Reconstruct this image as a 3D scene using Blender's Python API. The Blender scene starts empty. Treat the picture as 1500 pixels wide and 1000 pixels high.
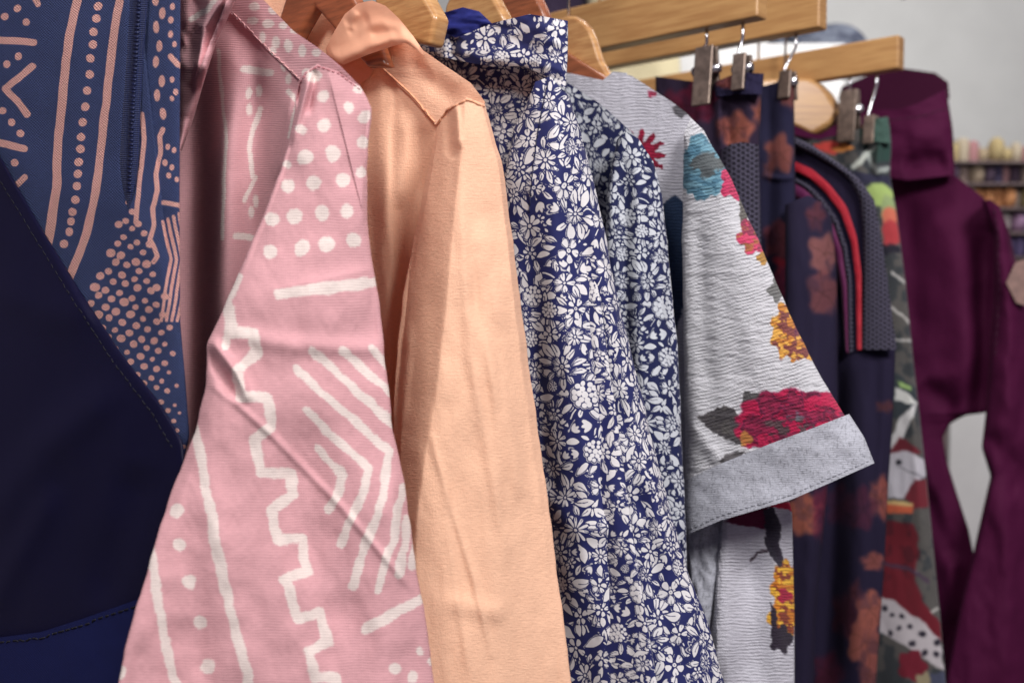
import bpy, bmesh, math, random
import numpy as np

# ---------------------------------------------------------------- camera, world, lights, exposure
SC = bpy.context.scene
COL = SC.collection
S = 1.6                      # metres per layout unit
F = 1500 * 35 / 36           # focal length in picture units
PITCH = math.radians(2.5)
CAM = np.array([0.0, 0.0, 1.30])

cam_data = bpy.data.cameras.new('camera')
cam_data.lens = 35; cam_data.sensor_width = 36
cam_data.clip_start = 0.05; cam_data.clip_end = 60
cam_data.dof.use_dof = True; cam_data.dof.focus_distance = 0.545 * S; cam_data.dof.aperture_fstop = 4.4
camera = bpy.data.objects.new('camera', cam_data); COL.objects.link(camera)
camera.location = CAM; camera.rotation_euler = (math.radians(90) - PITCH, 0, 0)
SC.camera = camera

world = bpy.data.worlds.new('World'); SC.world = world; world.use_nodes = True
bg = world.node_tree.nodes['Background']
bg.inputs[0].default_value = (0.60, 0.49, 0.70, 1); bg.inputs[1].default_value = 0.165

def lamp(name, loc, aim, size, energy, col):
    L = bpy.data.lights.new(name, 'AREA'); L.shape = 'DISK'; L.size = size; L.energy = energy; L.color = col
    o = bpy.data.objects.new(name, L); COL.objects.link(o); o.location = loc
    d = np.array(aim) - np.array(loc)
    import mathutils
    o.rotation_euler = mathutils.Vector(d).to_track_quat('-Z', 'Y').to_euler()
    return o
lamp('shop_spotlight', (0.95, -0.80, 2.75), (0.15, 1.1, 1.15), 0.7, 67, (1, .965, .95))
lamp('shop_spotlight', (-0.7, -0.7, 2.9), (-0.2, 0.8, 1.3), 0.6, 27, (1, .96, .93))
lamp('shop_spotlight', (0.35, 1.45, 3.1), (0.3, 1.3, 1.2), 0.5, 13, (1, .95, .90))
lamp('shop_spotlight', (1.6, 2.7, 3.3), (1.5, 4.6, 1.4), 0.9, 50, (1, .985, .97))

SC.view_settings.view_transform = 'Standard'; SC.view_settings.look = 'None'
SC.view_settings.exposure = 0.0; SC.view_settings.gamma = 1; SC.view_settings.use_curve_mapping = False
SC.render.engine = 'CYCLES'
SC.cycles.max_bounces = 8; SC.cycles.use_denoising = True; SC.cycles.sample_clamp_indirect = 4

# ---------------------------------------------------------------- helpers
def lin(c):
    c = np.asarray(c, dtype=np.float64) / 255.0
    return np.where(c <= 0.04045, c / 12.92, ((c + 0.055) / 1.055) ** 2.4)
def lin4(c): return tuple(lin(c)) + (1.0,)

UP = np.array([0, math.sin(PITCH), math.cos(PITCH)]); FW = np.array([0, math.cos(PITCH), -math.sin(PITCH)]); RT = np.array([1.0, 0, 0])
def ray(px, py):
    px = np.asarray(px, float); py = np.asarray(py, float)
    return FW + ((px - 750) / F)[..., None] * RT + ((500 - py) / F)[..., None] * UP
def P(px, py, d):
    return CAM + ray(px, py) * (np.asarray(d, float) * S)[..., None]
def Pt(px, py, d): return P(np.array(px), np.array(py), np.array(d))

# the rail runs into the distance to the right; hangers lie square to it
HX, HY = 0.75, -0.66         # along a hanger, towards the aisle
RX, RY = 0.66, 0.75          # along the rail
def tip(k): return (0.43 - RX * k, 1.02 - RY * k)
def bdp(k, off=0.0, near=None):
    x0, y0 = tip(k)
    def f(px, py):
        q = (np.asarray(px, float) - 750) / F
        d = y0 - HY * (x0 - q * y0) / (HX - HY * q) + off
        return d if near is None else np.maximum(d, near)
    return f
def flat(d0, x0=0, kx=0.0, y0=0, ky=0.0):
    return lambda px, py: d0 + (np.asarray(px, float) - x0) * kx + (np.asarray(py, float) - y0) * ky

def mesh_obj(name, verts, faces, mat, parent=None, smooth=True):
    me = bpy.data.meshes.new(name)
    me.from_pydata([tuple(v) for v in verts], [], faces); me.update()
    if smooth: me.polygons.foreach_set('use_smooth', [True] * len(me.polygons))
    return link(name, me, mat, parent)
def link(name, me, mat, parent=None):
    o = bpy.data.objects.new(name, me); COL.objects.link(o)
    if mat is not None: me.materials.append(mat)
    if parent is not None:
        o.parent = parent
        o.location = (0, 0, 0)
        if parent.type == 'EMPTY':
            o.location = tuple(-c for c in parent.location)
    return o
def thing(name, loc, label, cat, group=None):
    o = bpy.data.objects.new(name, None); COL.objects.link(o); o.location = tuple(loc); o.empty_display_size = 0.05
    return tag(o, label, cat, group)
def tag(o, label, cat, group=None, kind=None):
    if label: o['label'] = label
    if cat: o['category'] = cat
    if group: o['group'] = group
    if kind: o['kind'] = kind
    return o

# value noise
def vnoise(x, y, seed=0):
    rng = np.random.RandomState(seed); T = rng.rand(256, 256).astype(np.float32)
    xi = np.floor(x).astype(np.int64); yi = np.floor(y).astype(np.int64)
    fx = x - xi; fy = y - yi
    fx = fx * fx * fx * (fx * (fx * 6 - 15) + 10); fy = fy * fy * fy * (fy * (fy * 6 - 15) + 10)
    a = T[yi & 255, xi & 255]; b = T[yi & 255, (xi + 1) & 255]; c = T[(yi + 1) & 255, xi & 255]; d = T[(yi + 1) & 255, (xi + 1) & 255]
    return (a * (1 - fx) + b * fx) * (1 - fy) + (c * (1 - fx) + d * fx) * fy - 0.5
def fbm(x, y, seed=0, oct=3):
    r = 0; a = 1.0
    for i in range(oct):
        r = r + a * vnoise(x * 2 ** i + 13.7 * i, y * 2 ** i + 7.1 * i, seed + i); a *= 0.5
    return r
def sstep(a, b, x):
    t = np.clip((x - a) / (b - a), 0, 1); return t * t * (3 - 2 * t)

# signed shapes in cloth layout units (positive inside)
def seg_dist(x, y, pts):
    best = np.full(x.shape, 1e9, np.float32)
    for (ax, ay), (bx, by) in zip(pts[:-1], pts[1:]):
        dx, dy = bx - ax, by - ay
        L2 = dx * dx + dy * dy + 1e-9
        t = np.clip(((x - ax) * dx + (y - ay) * dy) / L2, 0, 1)
        best = np.minimum(best, (x - ax - t * dx) ** 2 + (y - ay - t * dy) ** 2)
    return np.sqrt(best)
def stroke(x, y, pts, w): return w / 2 - seg_dist(x, y, pts)
def dots(x, y, pts, r=None):
    best = np.full(x.shape, -1e9, np.float32)
    for p in pts:
        rr = p[2] if len(p) > 2 else r
        e = p[3] if len(p) > 3 else 1.0          # elongation in y
        best = np.maximum(best, rr - np.sqrt((x - p[0]) ** 2 + ((y - p[1]) / e) ** 2))
    return best
def poly(x, y, pts):
    d = seg_dist(x, y, list(pts) + [pts[0]])
    ins = np.zeros(x.shape, bool)
    n = len(pts)
    for i in range(n):
        ax, ay = pts[i]; bx, by = pts[(i + 1) % n]
        if ay == by: continue
        c = ((ay > y) != (by > y)) & (x < (bx - ax) * (y - ay) / (by - ay) + ax)
        ins ^= c
    return np.where(ins, d, -d)
def over(rgb, col, m):
    """lay a printed colour over rgb where the mask m is"""
    m = m[:, None]
    return rgb * (1 - m) + np.asarray(col, np.float32)[None] * m
def cov(f, s=1.0): return np.clip(f / s + 0.5, 0, 1)

# folds: displacement towards the viewer side of a panel, in layout units
def crease(x, y, pts, amp, w, side=0):
    d = seg_dist(x, y, pts)
    t0 = np.array(pts[0]); t1 = np.array(pts[-1]); ax = t1 - t0; L = np.hypot(*ax) + 1e-6
    t = ((x - t0[0]) * ax[0] + (y - t0[1]) * ax[1]) / L ** 2
    tap = sstep(-0.12, 0.18, t) * sstep(1.12, 0.82, t)
    if side == 0: return amp * tap * np.exp(-(d / w) ** 2)
    sg = ((x - t0[0]) * ax[1] - (y - t0[1]) * ax[0]) * side
    ww = np.where(sg > 0, w * 4.0, w * 0.55)
    return amp * tap * np.exp(-(d / ww) ** 1.4)
def tent(x, y, line, amp, wl, wr, r=5):
    ys = [p[1] for p in line]; xs = [p[0] for p in line]
    d = x - np.interp(y, ys, xs)
    dd = np.where(d < 0, -d / wl, d / wr)
    dd = np.sqrt(dd ** 2 + (r / (wl + wr) * 2) ** 2)
    return amp * np.maximum(0, 1 - dd)

SURF = {}; SURFO = {}
def resample(pts, n):
    p = np.array(pts, float).reshape(-1, 2)
    L = np.r_[0, np.cumsum(np.hypot(*np.diff(p, axis=0).T))]
    t = np.linspace(0, L[-1], n)
    return np.c_[np.interp(t, L, p[:, 0]), np.interp(t, L, p[:, 1])]
def gsmooth(a, sig):
    if sig < 0.3: return a
    n = int(3 * sig) + 1
    k = np.exp(-0.5 * (np.arange(-n, n + 1) / sig) ** 2); k /= k.sum()
    pad = np.concatenate([2 * a[:1] - a[n:0:-1], a, 2 * a[-1:] - a[-2:-n - 2:-1]], axis=0)
    out = np.zeros_like(a)
    for i, w in enumerate(k): out += w * pad[i:i + len(a)]
    out[0] = a[0]; out[-1] = a[-1]
    return out
def panel(name, parent, mat, rows, depth, bf=0.012, bb=0.006, step=1.4, folds=None, wr=None, ink=None, color=None, smooth=6, prof=2.0, edge=None, cap=False):
    """a closed, two-sided piece of cloth lofted through rows of points"""
    R0 = [np.array(r, float).reshape(-1, 2) for r in rows]
    w = max(np.sum(np.hypot(*np.diff(r, axis=0).T)) for r in R0)
    nu = max(8, int(w / step)); nb = max(8, nu // 5)
    R = np.stack([resample(r, nu + 1) for r in R0])
    t = np.r_[0, np.cumsum(np.mean(np.hypot(R[1:, :, 0] - R[:-1, :, 0], R[1:, :, 1] - R[:-1, :, 1]), axis=1))]
    nv = max(3, int(t[-1] / step))
    tt = np.linspace(0, t[-1], nv + 1)
    idx = np.clip(np.searchsorted(t, tt, side='right') - 1, 0, len(t) - 2)
    fr = ((tt - t[idx]) / (t[idx + 1] - t[idx]))[:, None, None]
    G = R[idx] * (1 - fr) + R[idx + 1] * fr
    if len(rows) > 2:
        G = gsmooth(G, min(smooth / step * 1.0, nv / 7))
    X, Y = G[..., 0], G[..., 1]
    if edge is not None:                                   # uneven cloth edge
        e = edge * fbm(Y / 45, Y * 0 + 3.3, 5, 3); u = np.linspace(0, 1, nu + 1)[None]
        X = X + e * (2 * u - 1) ** 3
    u = np.linspace(0, 1, nu + 1)[None]
    pr = (1 - np.abs(2 * u - 1) ** prof).clip(0) ** 0.5
    D = depth(X, Y)
    disp = bf * pr
    xf, yf = X.ravel().astype(np.float32), Y.ravel().astype(np.float32)
    fall = sstep(0, 0.06, 0.5 - np.abs(u - 0.5))
    if folds is not None: disp = disp + folds(xf, yf).reshape(X.shape) * (0.25 + 0.75 * fall)
    if wr is not None:
        for (amp, sx, sy, seed) in (wr if isinstance(wr, list) else [wr]):
            n = fbm(X / sx, Y / sy, seed, 3)
            disp = disp + amp * n * (0.2 + 0.8 * fall)
    front = P(X, Y, D - disp)
    # back side, fewer columns, right to left
    ub = np.linspace(1, 0, nb + 1)[1:-1]
    jb = ub * nu; j0 = np.clip(jb.astype(int), 0, nu - 1); fj = (jb - j0)[None]
    Xb = X[:, j0] * (1 - fj) + X[:, j0 + 1] * fj; Yb = Y[:, j0] * (1 - fj) + Y[:, j0 + 1] * fj
    db = (disp - bf * pr); Db = depth(Xb, Yb) - (db[:, j0] * (1 - fj) + db[:, j0 + 1] * fj).clip(-1, bb * 0.6)
    Db = Db + bb * ((1 - np.abs(2 * ub - 1) ** 2) ** 0.5)[None] + 0.0004
    back = P(Xb, Yb, Db)
    V = np.concatenate([front, back], axis=1); n = V.shape[1]; m = nv + 1
    I = np.arange(m * n).reshape(m, n); J = np.roll(I, -1, axis=1)
    Q = np.stack([I[:-1], I[1:], J[1:], J[:-1]], axis=-1).reshape(-1, 4)
    me = bpy.data.meshes.new(name)
    me.vertices.add(m * n); me.vertices.foreach_set('co', V.reshape(-1).astype(np.float32))
    me.loops.add(Q.size); me.loops.foreach_set('vertex_index', Q.reshape(-1).astype(np.int32))
    me.polygons.add(len(Q)); me.polygons.foreach_set('loop_start', np.arange(0, Q.size, 4, dtype=np.int32))
    me.polygons.foreach_set('use_smooth', np.ones(len(Q), bool))
    me.update(calc_edges=True)
    XX = np.concatenate([X, Xb], axis=1).ravel(); YY = np.concatenate([Y, Yb], axis=1).ravel()
    dm = float(np.mean(D)) * S / F
    # cloth coordinates in metres, taking the roundness of the tube into account
    xm = (X.min(axis=1) + X.max(axis=1))[:, None] / 2; hw = ((X.max(axis=1) - X.min(axis=1)) / 2 + 1e-6)[:, None]
    XXt = np.concatenate([X, Xb + 3 * hw], axis=1)
    at = me.attributes.new('cloth', 'FLOAT_VECTOR', 'POINT')
    at.data.foreach_set('vector', np.c_[XXt.ravel() * dm, -YY * dm, YY * 0].astype(np.float32).ravel())
    if ink is not None:
        a = np.clip(ink(XX.astype(np.float32), YY.astype(np.float32)), -6, 6)
        me.attributes.new('ink', 'FLOAT', 'POINT').data.foreach_set('value', a.astype(np.float32))
    if color is not None:
        c = lin(np.clip(color(XX.astype(np.float32), YY.astype(np.float32)), 0, 255)).astype(np.float32)
        c = np.c_[c, np.ones(len(c), np.float32)]
        me.attributes.new('print', 'FLOAT_COLOR', 'POINT').data.foreach_set('color', c.astype(np.float32).ravel())
    o = link(name, me, mat, parent)
    SURF[o.name] = (X, Y, front); SURFO[name] = o
    return o
def on(o, px, py, lift=0.0012):
    X, Y, fr = SURF[o.name]
    k = np.argmin((X - px) ** 2 + (Y - py) ** 2); i, j = divmod(k, X.shape[1])
    p = fr[i, j]; r = CAM - p
    return p + r / np.linalg.norm(r) * lift
def tube(name, pts, rad, mat, parent=None, n=8, closed_caps=True):
    pts = [np.array(p, float) for p in pts]; V = []; Fc = []
    prev = None
    for i, p in enumerate(pts):
        t = pts[min(i + 1, len(pts) - 1)] - pts[max(i - 1, 0)]; t = t / (np.linalg.norm(t) + 1e-9)
        a = np.cross(t, [0.31, 0.2, 0.93] if prev is None else prev)
        if np.linalg.norm(a) < 1e-4: a = np.cross(t, [1, 0, 0])
        a /= np.linalg.norm(a); b = np.cross(a, t); prev = b
        r = rad[i] if hasattr(rad, '__len__') else rad
        for k in range(n):
            th = 2 * math.pi * k / n; V.append(p + r * (math.cos(th) * a + math.sin(th) * b))
    for i in range(len(pts) - 1):
        for k in range(n):
            k2 = (k + 1) % n; Fc.append((i * n + k, i * n + k2, (i + 1) * n + k2, (i + 1) * n + k))
    if closed_caps:
        Fc.append(tuple(range(n))[::-1]); Fc.append(tuple((len(pts) - 1) * n + k for k in range(n)))
    return V, Fc
def merge(items):
    V = []; Fc = []
    for v, f in items:
        o = len(V); V += list(v); Fc += [tuple(i + o for i in q) for q in f]
    return V, Fc
def stitches(name, o, line, mat, parent, dash=7, gap=4, rad=0.0005, lift=0.0009, wob=0.6, seed=1):
    rng = random.Random(seed); p = np.array(line, float).reshape(-1, 2)
    L = np.r_[0, np.cumsum(np.hypot(*np.diff(p, axis=0).T))]; t = 0; items = []
    while t < L[-1]:
        q = []
        for f in (0, .33, .66, 1):
            tt = t + f * dash; q.append((np.interp(tt, L, p[:, 0]) + rng.uniform(-wob, wob), np.interp(tt, L, p[:, 1])))
        lf = [lift * .2, lift, lift, lift * .2]
        items.append(tube('', [on(o, a, b, l) for (a, b), l in zip(q, lf)], rad, None, n=5)); t += dash + gap * rng.uniform(.8, 1.2)
    v, f = merge(items)
    return mesh_obj(name, v, f, mat, parent)
def plate(name, outline, depth, thick, mat, parent, bevel=0.004, segs=3):
    """a flat piece cut to an outline, with real thickness along the rail"""
    bm = bmesh.new(); n = len(outline)
    o = np.array([P(np.array(x), np.array(y), depth(np.array(x), np.array(y))) for x, y in outline])
    r = np.array([RX, RY, 0]) * thick
    a = [bm.verts.new(v - r / 2) for v in o]; b = [bm.verts.new(v + r / 2) for v in o]
    bm.faces.new(a); bm.faces.new(b[::-1])
    for i in range(n): bm.faces.new((a[i], b[i], b[(i + 1) % n], a[(i + 1) % n]))
    bmesh.ops.recalc_face_normals(bm, faces=bm.faces)
    es = [e for e in bm.edges if len(e.link_faces) == 2 and (e.link_faces[0].normal.angle(e.link_faces[1].normal) > 0.9)]
    bmesh.ops.bevel(bm, geom=es, offset=bevel, segments=segs, affect='EDGES', profile=0.5, clamp_overlap=True)
    me = bpy.data.meshes.new(name); bm.to_mesh(me); bm.free()
    for p in me.polygons: p.use_smooth = len(p.vertices) < 6
    return link(name, me, mat, parent)
def box_axes(name, c, ax, half, mat, parent, bevel=0.002):
    bm = bmesh.new(); bmesh.ops.create_cube(bm, size=2)
    A = np.array(ax, float)
    for v in bm.verts:
        k = np.array(v.co); v.co = np.array(c) + (A[0] * k[0] * half[0] + A[1] * k[1] * half[1] + A[2] * k[2] * half[2])
    bmesh.ops.recalc_face_normals(bm, faces=bm.faces)
    if bevel: bmesh.ops.bevel(bm, geom=list(bm.edges), offset=bevel, segments=3, affect='EDGES', profile=0.5)
    me = bpy.data.meshes.new(name); bm.to_mesh(me); bm.free()
    return link(name, me, mat, parent)

# ---------------------------------------------------------------- materials
class NT:
    def __init__(s, name):
        s.m = bpy.data.materials.new(name); s.m.use_nodes = True; s.t = s.m.node_tree; s.t.nodes.clear()
        s.out = s.t.nodes.new('ShaderNodeOutputMaterial')
    def n(s, typ, **kw):
        nd = s.t.nodes.new(typ)
        for k, v in kw.items(): setattr(nd, k, v)
        return nd
    def put(s, sock, v):
        if isinstance(v, bpy.types.NodeSocket): s.t.links.new(v, sock)
        elif v is not None: sock.default_value = v
    def math(s, op, a, b=None, c=None):
        nd = s.n('ShaderNodeMath', operation=op)
        s.put(nd.inputs[0], a)
        if b is not None: s.put(nd.inputs[1], b)
        if c is not None: s.put(nd.inputs[2], c)
        return nd.outputs[0]
    def noise(s, vec, scale, detail=3, rough=.5):
        nd = s.n('ShaderNodeTexNoise'); s.put(nd.inputs['Vector'], vec); nd.inputs['Scale'].default_value = scale
        nd.inputs['Detail'].default_value = detail; nd.inputs['Roughness'].default_value = rough
        return nd.outputs[0]
    def scale(s, vec, v):
        nd = s.n('ShaderNodeVectorMath', operation='MULTIPLY'); s.put(nd.inputs[0], vec); nd.inputs[1].default_value = v
        return nd.outputs[0]
    def mix(s, f, a, b, blend='MIX'):
        nd = s.n('ShaderNodeMix', data_type='RGBA', blend_type=blend)
        s.put(nd.inputs[0], f); s.put(nd.inputs[6], a); s.put(nd.inputs[7], b)
        return nd.outputs[2]
    def smooth(s, x, a, b):
        nd = s.n('ShaderNodeMapRange', interpolation_type='SMOOTHSTEP'); s.put(nd.inputs[0], x)
        nd.inputs[1].default_value = a; nd.inputs[2].default_value = b
        return nd.outputs[0]
def fabric(name, base, ink=None, weave='plain', pitch=1.2, bump=.4, rough=.85, sheen=.15, heather=.15, trans=0.0, edge=1.2, gap=.12, use_print=False, satin=0.0, sheen_tint=None, tilt=0.0, fleck=0.0):
    t = NT(name); at = t.n('ShaderNodeAttribute', attribute_name='cloth'); vec = at.outputs['Vector']
    sx = t.n('ShaderNodeSeparateXYZ'); t.put(sx.inputs[0], vec); x, y = sx.outputs[0], sx.outputs[1]
    w1 = t.noise(vec, 90, 2); w2 = t.noise(t.scale(vec, (1, 1, 1)), 30, 2)
    p = pitch / 1000 / (2 * math.pi)
    X = t.math('MULTIPLY_ADD', w1, pitch / 1000 * 1.5, x); Y = t.math('MULTIPLY_ADD', w2, pitch / 1000 * 2.2, y)
    if tilt: Y = t.math('MULTIPLY_ADD', x, tilt, Y)
    sX = t.math('SINE', t.math('DIVIDE', X, p)); sY = t.math('SINE', t.math('DIVIDE', Y, p))
    if weave == 'plain':
        h = t.math('MULTIPLY', sX, sY)
    elif weave == 'rib':
        h = t.math('MULTIPLY_ADD', t.math('SINE', t.math('DIVIDE', X, p * .8)), .45, sY)
    elif weave == 'twill':
        h = t.math('SINE', t.math('DIVIDE', t.math('ADD', X, Y), p))
    elif weave == 'crepe':
        a = t.noise(t.scale(vec, (1, .32, 1)), 1500 / pitch, 3, .6); b = t.noise(t.scale(vec, (.25, 1, 1)), 1300 / pitch, 2, .6)
        h = t.math('MULTIPLY', t.math('SUBTRACT', t.math('ADD', a, b), 1.0), 3.0)
    elif weave == 'knit':
        z = t.math('ABSOLUTE', t.math('SINE', t.math('DIVIDE', X, p * 1.3)))
        h0 = t.math('SINE', t.math('ADD', t.math('DIVIDE', Y, p), t.math('MULTIPLY', z, 1.6)))
        sl = t.noise(t.scale(vec, (.16, 1, 1)), 420, 3, .6)
        lump = t.noise(t.scale(vec, (.45, 1, 1)), 900 / pitch, 3, .65); patch = t.noise(vec, 40, 2)
        h0 = t.math('MULTIPLY', h0, t.math('MULTIPLY_ADD', patch, 1.7, -.25))
        h = t.math('ADD', h0, t.math('MULTIPLY', t.math('SUBTRACT', lump, .5), 5.2))
        h = t.math('ADD', h, t.math('MULTIPLY', t.math('SUBTRACT', sl, .5), 1.6))
    elif weave == 'mesh':
        k = 2 * math.pi / (pitch / 1000)
        w = [t.math('COSINE', t.math('ADD', t.math('MULTIPLY', x, k * a), t.math('MULTIPLY', y, k * b_))) for a, b_ in ((1, 0), (-.5, .866), (-.5, -.866))]
        h = t.math('MULTIPLY', t.math('ADD', t.math('ADD', w[0], w[1]), w[2]), -.75)
    fine = t.noise(vec, 2600, 2)
    h = t.math('ADD', h, t.math('MULTIPLY', t.math('SUBTRACT', fine, .5), 1.4))
    if use_print:
        c = t.n('ShaderNodeAttribute', attribute_name='print').outputs['Color']
    else:
        c = t.n('ShaderNodeRGB'); c.outputs[0].default_value = lin4(base); c = c.outputs[0]
    if ink is not None:
        ia = t.n('ShaderNodeAttribute', attribute_name='ink').outputs['Fac']
        nz = t.noise(vec, 520, 3, .65)
        f = t.math('ADD', ia, t.math('MULTIPLY', t.math('SUBTRACT', nz, .5), edge * 2))
        f = t.math('ADD', f, t.math('MULTIPLY', h, .12 * edge))
        c = t.mix(t.smooth(f, -.9 * max(.6, edge * .6), .9 * max(.6, edge * .6)), c, lin4(ink))
    # threads are not all dyed alike
    big = t.noise(vec, 14, 3); val = t.math('MULTIPLY_ADD', t.math('SUBTRACT', big, .5), heather, 1.0)
    th = t.noise(t.scale(vec, (.25, 1, 1)), 800, 2)
    val = t.math('MULTIPLY_ADD', t.math('SUBTRACT', th, .5), heather * 1.6, val)
    val = t.math('MULTIPLY_ADD', h, gap, val)
    if fleck:
        fk = t.smooth(t.noise(t.scale(vec, (1, .35, 1)), 480, 2, .6), .52, .66)
        val = t.math('MULTIPLY_ADD', fk, -fleck, val)
    cv = t.n('ShaderNodeCombineColor'); [t.put(cv.inputs[i], val) for i in range(3)]
    c = t.mix(1.0, c, cv.outputs[0], 'MULTIPLY')
    bp = t.n('ShaderNodeBump'); bp.inputs['Strength'].default_value = bump; bp.inputs['Distance'].default_value = pitch / 1000 * .35
    t.put(bp.inputs['Height'], h)
    b = t.n('ShaderNodeBsdfPrincipled'); t.put(b.inputs['Base Color'], c); b.inputs['Roughness'].default_value = rough
    b.inputs['Specular IOR Level'].default_value = .25 + satin
    b.inputs['Sheen Weight'].default_value = sheen; b.inputs['Sheen Roughness'].default_value = .5
    if sheen_tint: b.inputs['Sheen Tint'].default_value = lin4(sheen_tint)
    t.put(b.inputs['Normal'], bp.outputs[0]); sh = b.outputs[0]
    if trans:
        tr = t.n('ShaderNodeBsdfTranslucent'); t.put(tr.inputs[0], c); t.put(tr.inputs['Normal'], bp.outputs[0])
        mx = t.n('ShaderNodeMixShader'); mx.inputs[0].default_value = trans
        t.put(mx.inputs[1], sh); t.put(mx.inputs[2], tr.outputs[0]); sh = mx.outputs[0]
    t.put(t.out.inputs[0], sh)
    return t.m
def simple(name, col, rough=.5, metal=0.0, var=.1, scale=30, stretch=(1, 1, 1), bump=.0, coat=0.0, dark=None):
    t = NT(name); tc = t.n('ShaderNodeTexCoord').outputs['Object']; v = t.scale(tc, stretch)
    n = t.noise(v, scale, 4, .6); c2 = dark if dark is not None else tuple(k * (1 - var * 2) for k in col)
    c = t.mix(t.smooth(n, .3, .7), lin4(c2), lin4(col))
    b = t.n('ShaderNodeBsdfPrincipled'); t.put(b.inputs['Base Color'], c); b.inputs['Metallic'].default_value = metal
    t.put(b.inputs['Roughness'], t.math('MULTIPLY_ADD', n, .12, rough - .06)); b.inputs['Coat Weight'].default_value = coat
    b.inputs['Coat Roughness'].default_value = .15
    if bump:
        bp = t.n('ShaderNodeBump'); bp.inputs['Strength'].default_value = bump; bp.inputs['Distance'].default_value = .001
        t.put(bp.inputs['Height'], n); t.put(b.inputs['Normal'], bp.outputs[0])
    t.put(t.out.inputs[0], b.outputs[0]); return t.m

WOOD = simple('varnished_wood', (198, 152, 100), .3, var=.12, scale=9, stretch=(3, 3, 26), coat=.5, dark=(166, 118, 74))
WOOD_BAR = simple('pale_varnished_wood', (196, 152, 98), .38, var=.1, scale=7, stretch=(2, 2, 30), coat=.25, dark=(172, 126, 78))
WOOD_RED = simple('reddish_wood', (158, 92, 60), .35, var=.12, scale=9, stretch=(3, 3, 26), coat=.4)
CHROME = simple('chrome', (220, 220, 225), .22, metal=1.0, var=.03)
CLIP = simple('dull_clip_metal', (158, 140, 128), .45, metal=.75, var=.12, scale=80)
# ---------------------------------------------------------------- the setting
WALL = simple('painted_wall', (205, 206, 203), .9, var=.02, scale=3)
FLOOR = simple('grey_floor', (120, 114, 116), .6, var=.06, scale=2)
def quad_box(name, lo, hi, mat):
    c = [(a + b) / 2 for a, b in zip(lo, hi)]; h = [(b - a) / 2 for a, b in zip(lo, hi)]
    return box_axes(name, c, np.eye(3), h, mat, None, 0)
o = quad_box('floor', (-4, -2, -.1), (6, 5.2, 0), FLOOR); o['kind'] = 'structure'
o = quad_box('wall', (-4, 5.0, 0.001), (6, 5.15, 3.6), WALL); o['kind'] = 'structure'

# the clothes rail, above the frame
def railpt(k, s=0.12):
    x, y = tip(k); p = np.array([(x - HX * s) * S, (y - HY * s) * S, 0])
    return p
RAIL_Z = CAM[2] + 0.385 * S
ra, rb = railpt(1.15), railpt(-.235); ra[2] = rb[2] = RAIL_Z
rail = thing('clothes_rail', (ra + rb) / 2, 'chrome clothes rail that all the hangers hook over', 'clothes rail')
mesh_obj('rail_tube', *tube('', [ra, rb], .014, None, n=16), CHROME, rail)
for e in (ra, rb):
    mesh_obj('ceiling_rod', *tube('', [e + [0, 0, .01], e + [0, 0, 1.9]], .008, None, n=10), CHROME, rail)

# ---------------------------------------------------------------- hangers
def hook(parent, p, name='hook', r=.0022):
    """a wire hook from the hanger up over the rail"""
    k = np.dot(p[:2] - railpt(0)[:2], [RX, RY]); base = railpt(0)
    top = np.array([base[0] + RX * k, base[1] + RY * k, RAIL_Z])
    h = np.array([HX, HY, 0]); R = .0165
    pts = [p, np.array([p[0], p[1], RAIL_Z - .06])]
    c = np.array([top[0], top[1], RAIL_Z])
    for a in np.linspace(-90, 170, 14):
        pts.append(c + R * (math.cos(math.radians(a)) * h + np.array([0, 0, math.sin(math.radians(a))])))
    return mesh_obj(name, *tube('', pts, r, None, n=10), CHROME, parent)
def shirt_hanger(label, k, arm, crown=None, front=None, hk=None, mat=None, mat2=None, off=.012, thick=.013):
    f = bdp(k, off)
    p = P(np.array(hk[0]), np.array(hk[1]), f(np.array(hk[0]), 0))
    t = thing('wooden_hanger', p, label, 'hanger', 'wooden hangers on the rail')
    plate('shoulder_arm', arm, f, thick, mat or WOOD, t, .0045)
    if front: plate('lower_arm', front, bdp(k, off - .008), .012, mat2 or WOOD_RED, t, .003)
    hook(t, p)
    return t
shirt_hanger('flat wooden hanger forming a brown upside-down V between the pink jacket and the peach collar', .70,
    [(470, -14), (520, -40), (522, -10), (560, 60), (575, 100), (545, 100), (469, 14), (452, 43), (425, 95), (395, 95), (425, 0), (430, -25)], hk=(478, -25), mat=WOOD_RED)
shirt_hanger('broad flat wooden hanger rising right behind the peach collar', .655,
    [(548, -60), (600, -80), (622, -40), (634, 0), (650, 28), (640, 70), (600, 62), (560, 10)], hk=(598, -70), mat=WOOD, thick=.02)
shirt_hanger('glossy wooden hanger behind the navy velvet collar lining', .585,
    [(660, 10), (676, -22), (700, -40), (720, -22), (733, 2), (742, 18), (750, 36), (744, 60), (690, 60), (655, 40)], hk=(704, -30), thick=.017)
shirt_hanger('reddish wooden hanger peeping over the top edge of the floral collar', .545,
    [(735, -20), (755, -34), (775, -26), (790, -8), (800, 12), (808, 34), (804, 70), (740, 70)], hk=(758, -28), mat=WOOD_RED, thick=.015)
shirt_hanger('curved wooden hanger between the floral collar and the grey neckband', .4535,
    [(770, 70), (800, 44), (820, 30), (833, 24), (846, 25), (858, 32), (868, 44), (875, 62), (882, 86), (894, 108), (905, 124), (898, 150), (840, 118), (800, 100)],
    front=[(760, 72), (800, 62), (832, 77), (860, 95), (888, 112), (905, 126), (900, 165), (858, 146), (830, 128), (770, 100)], hk=(833, 27))

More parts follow.
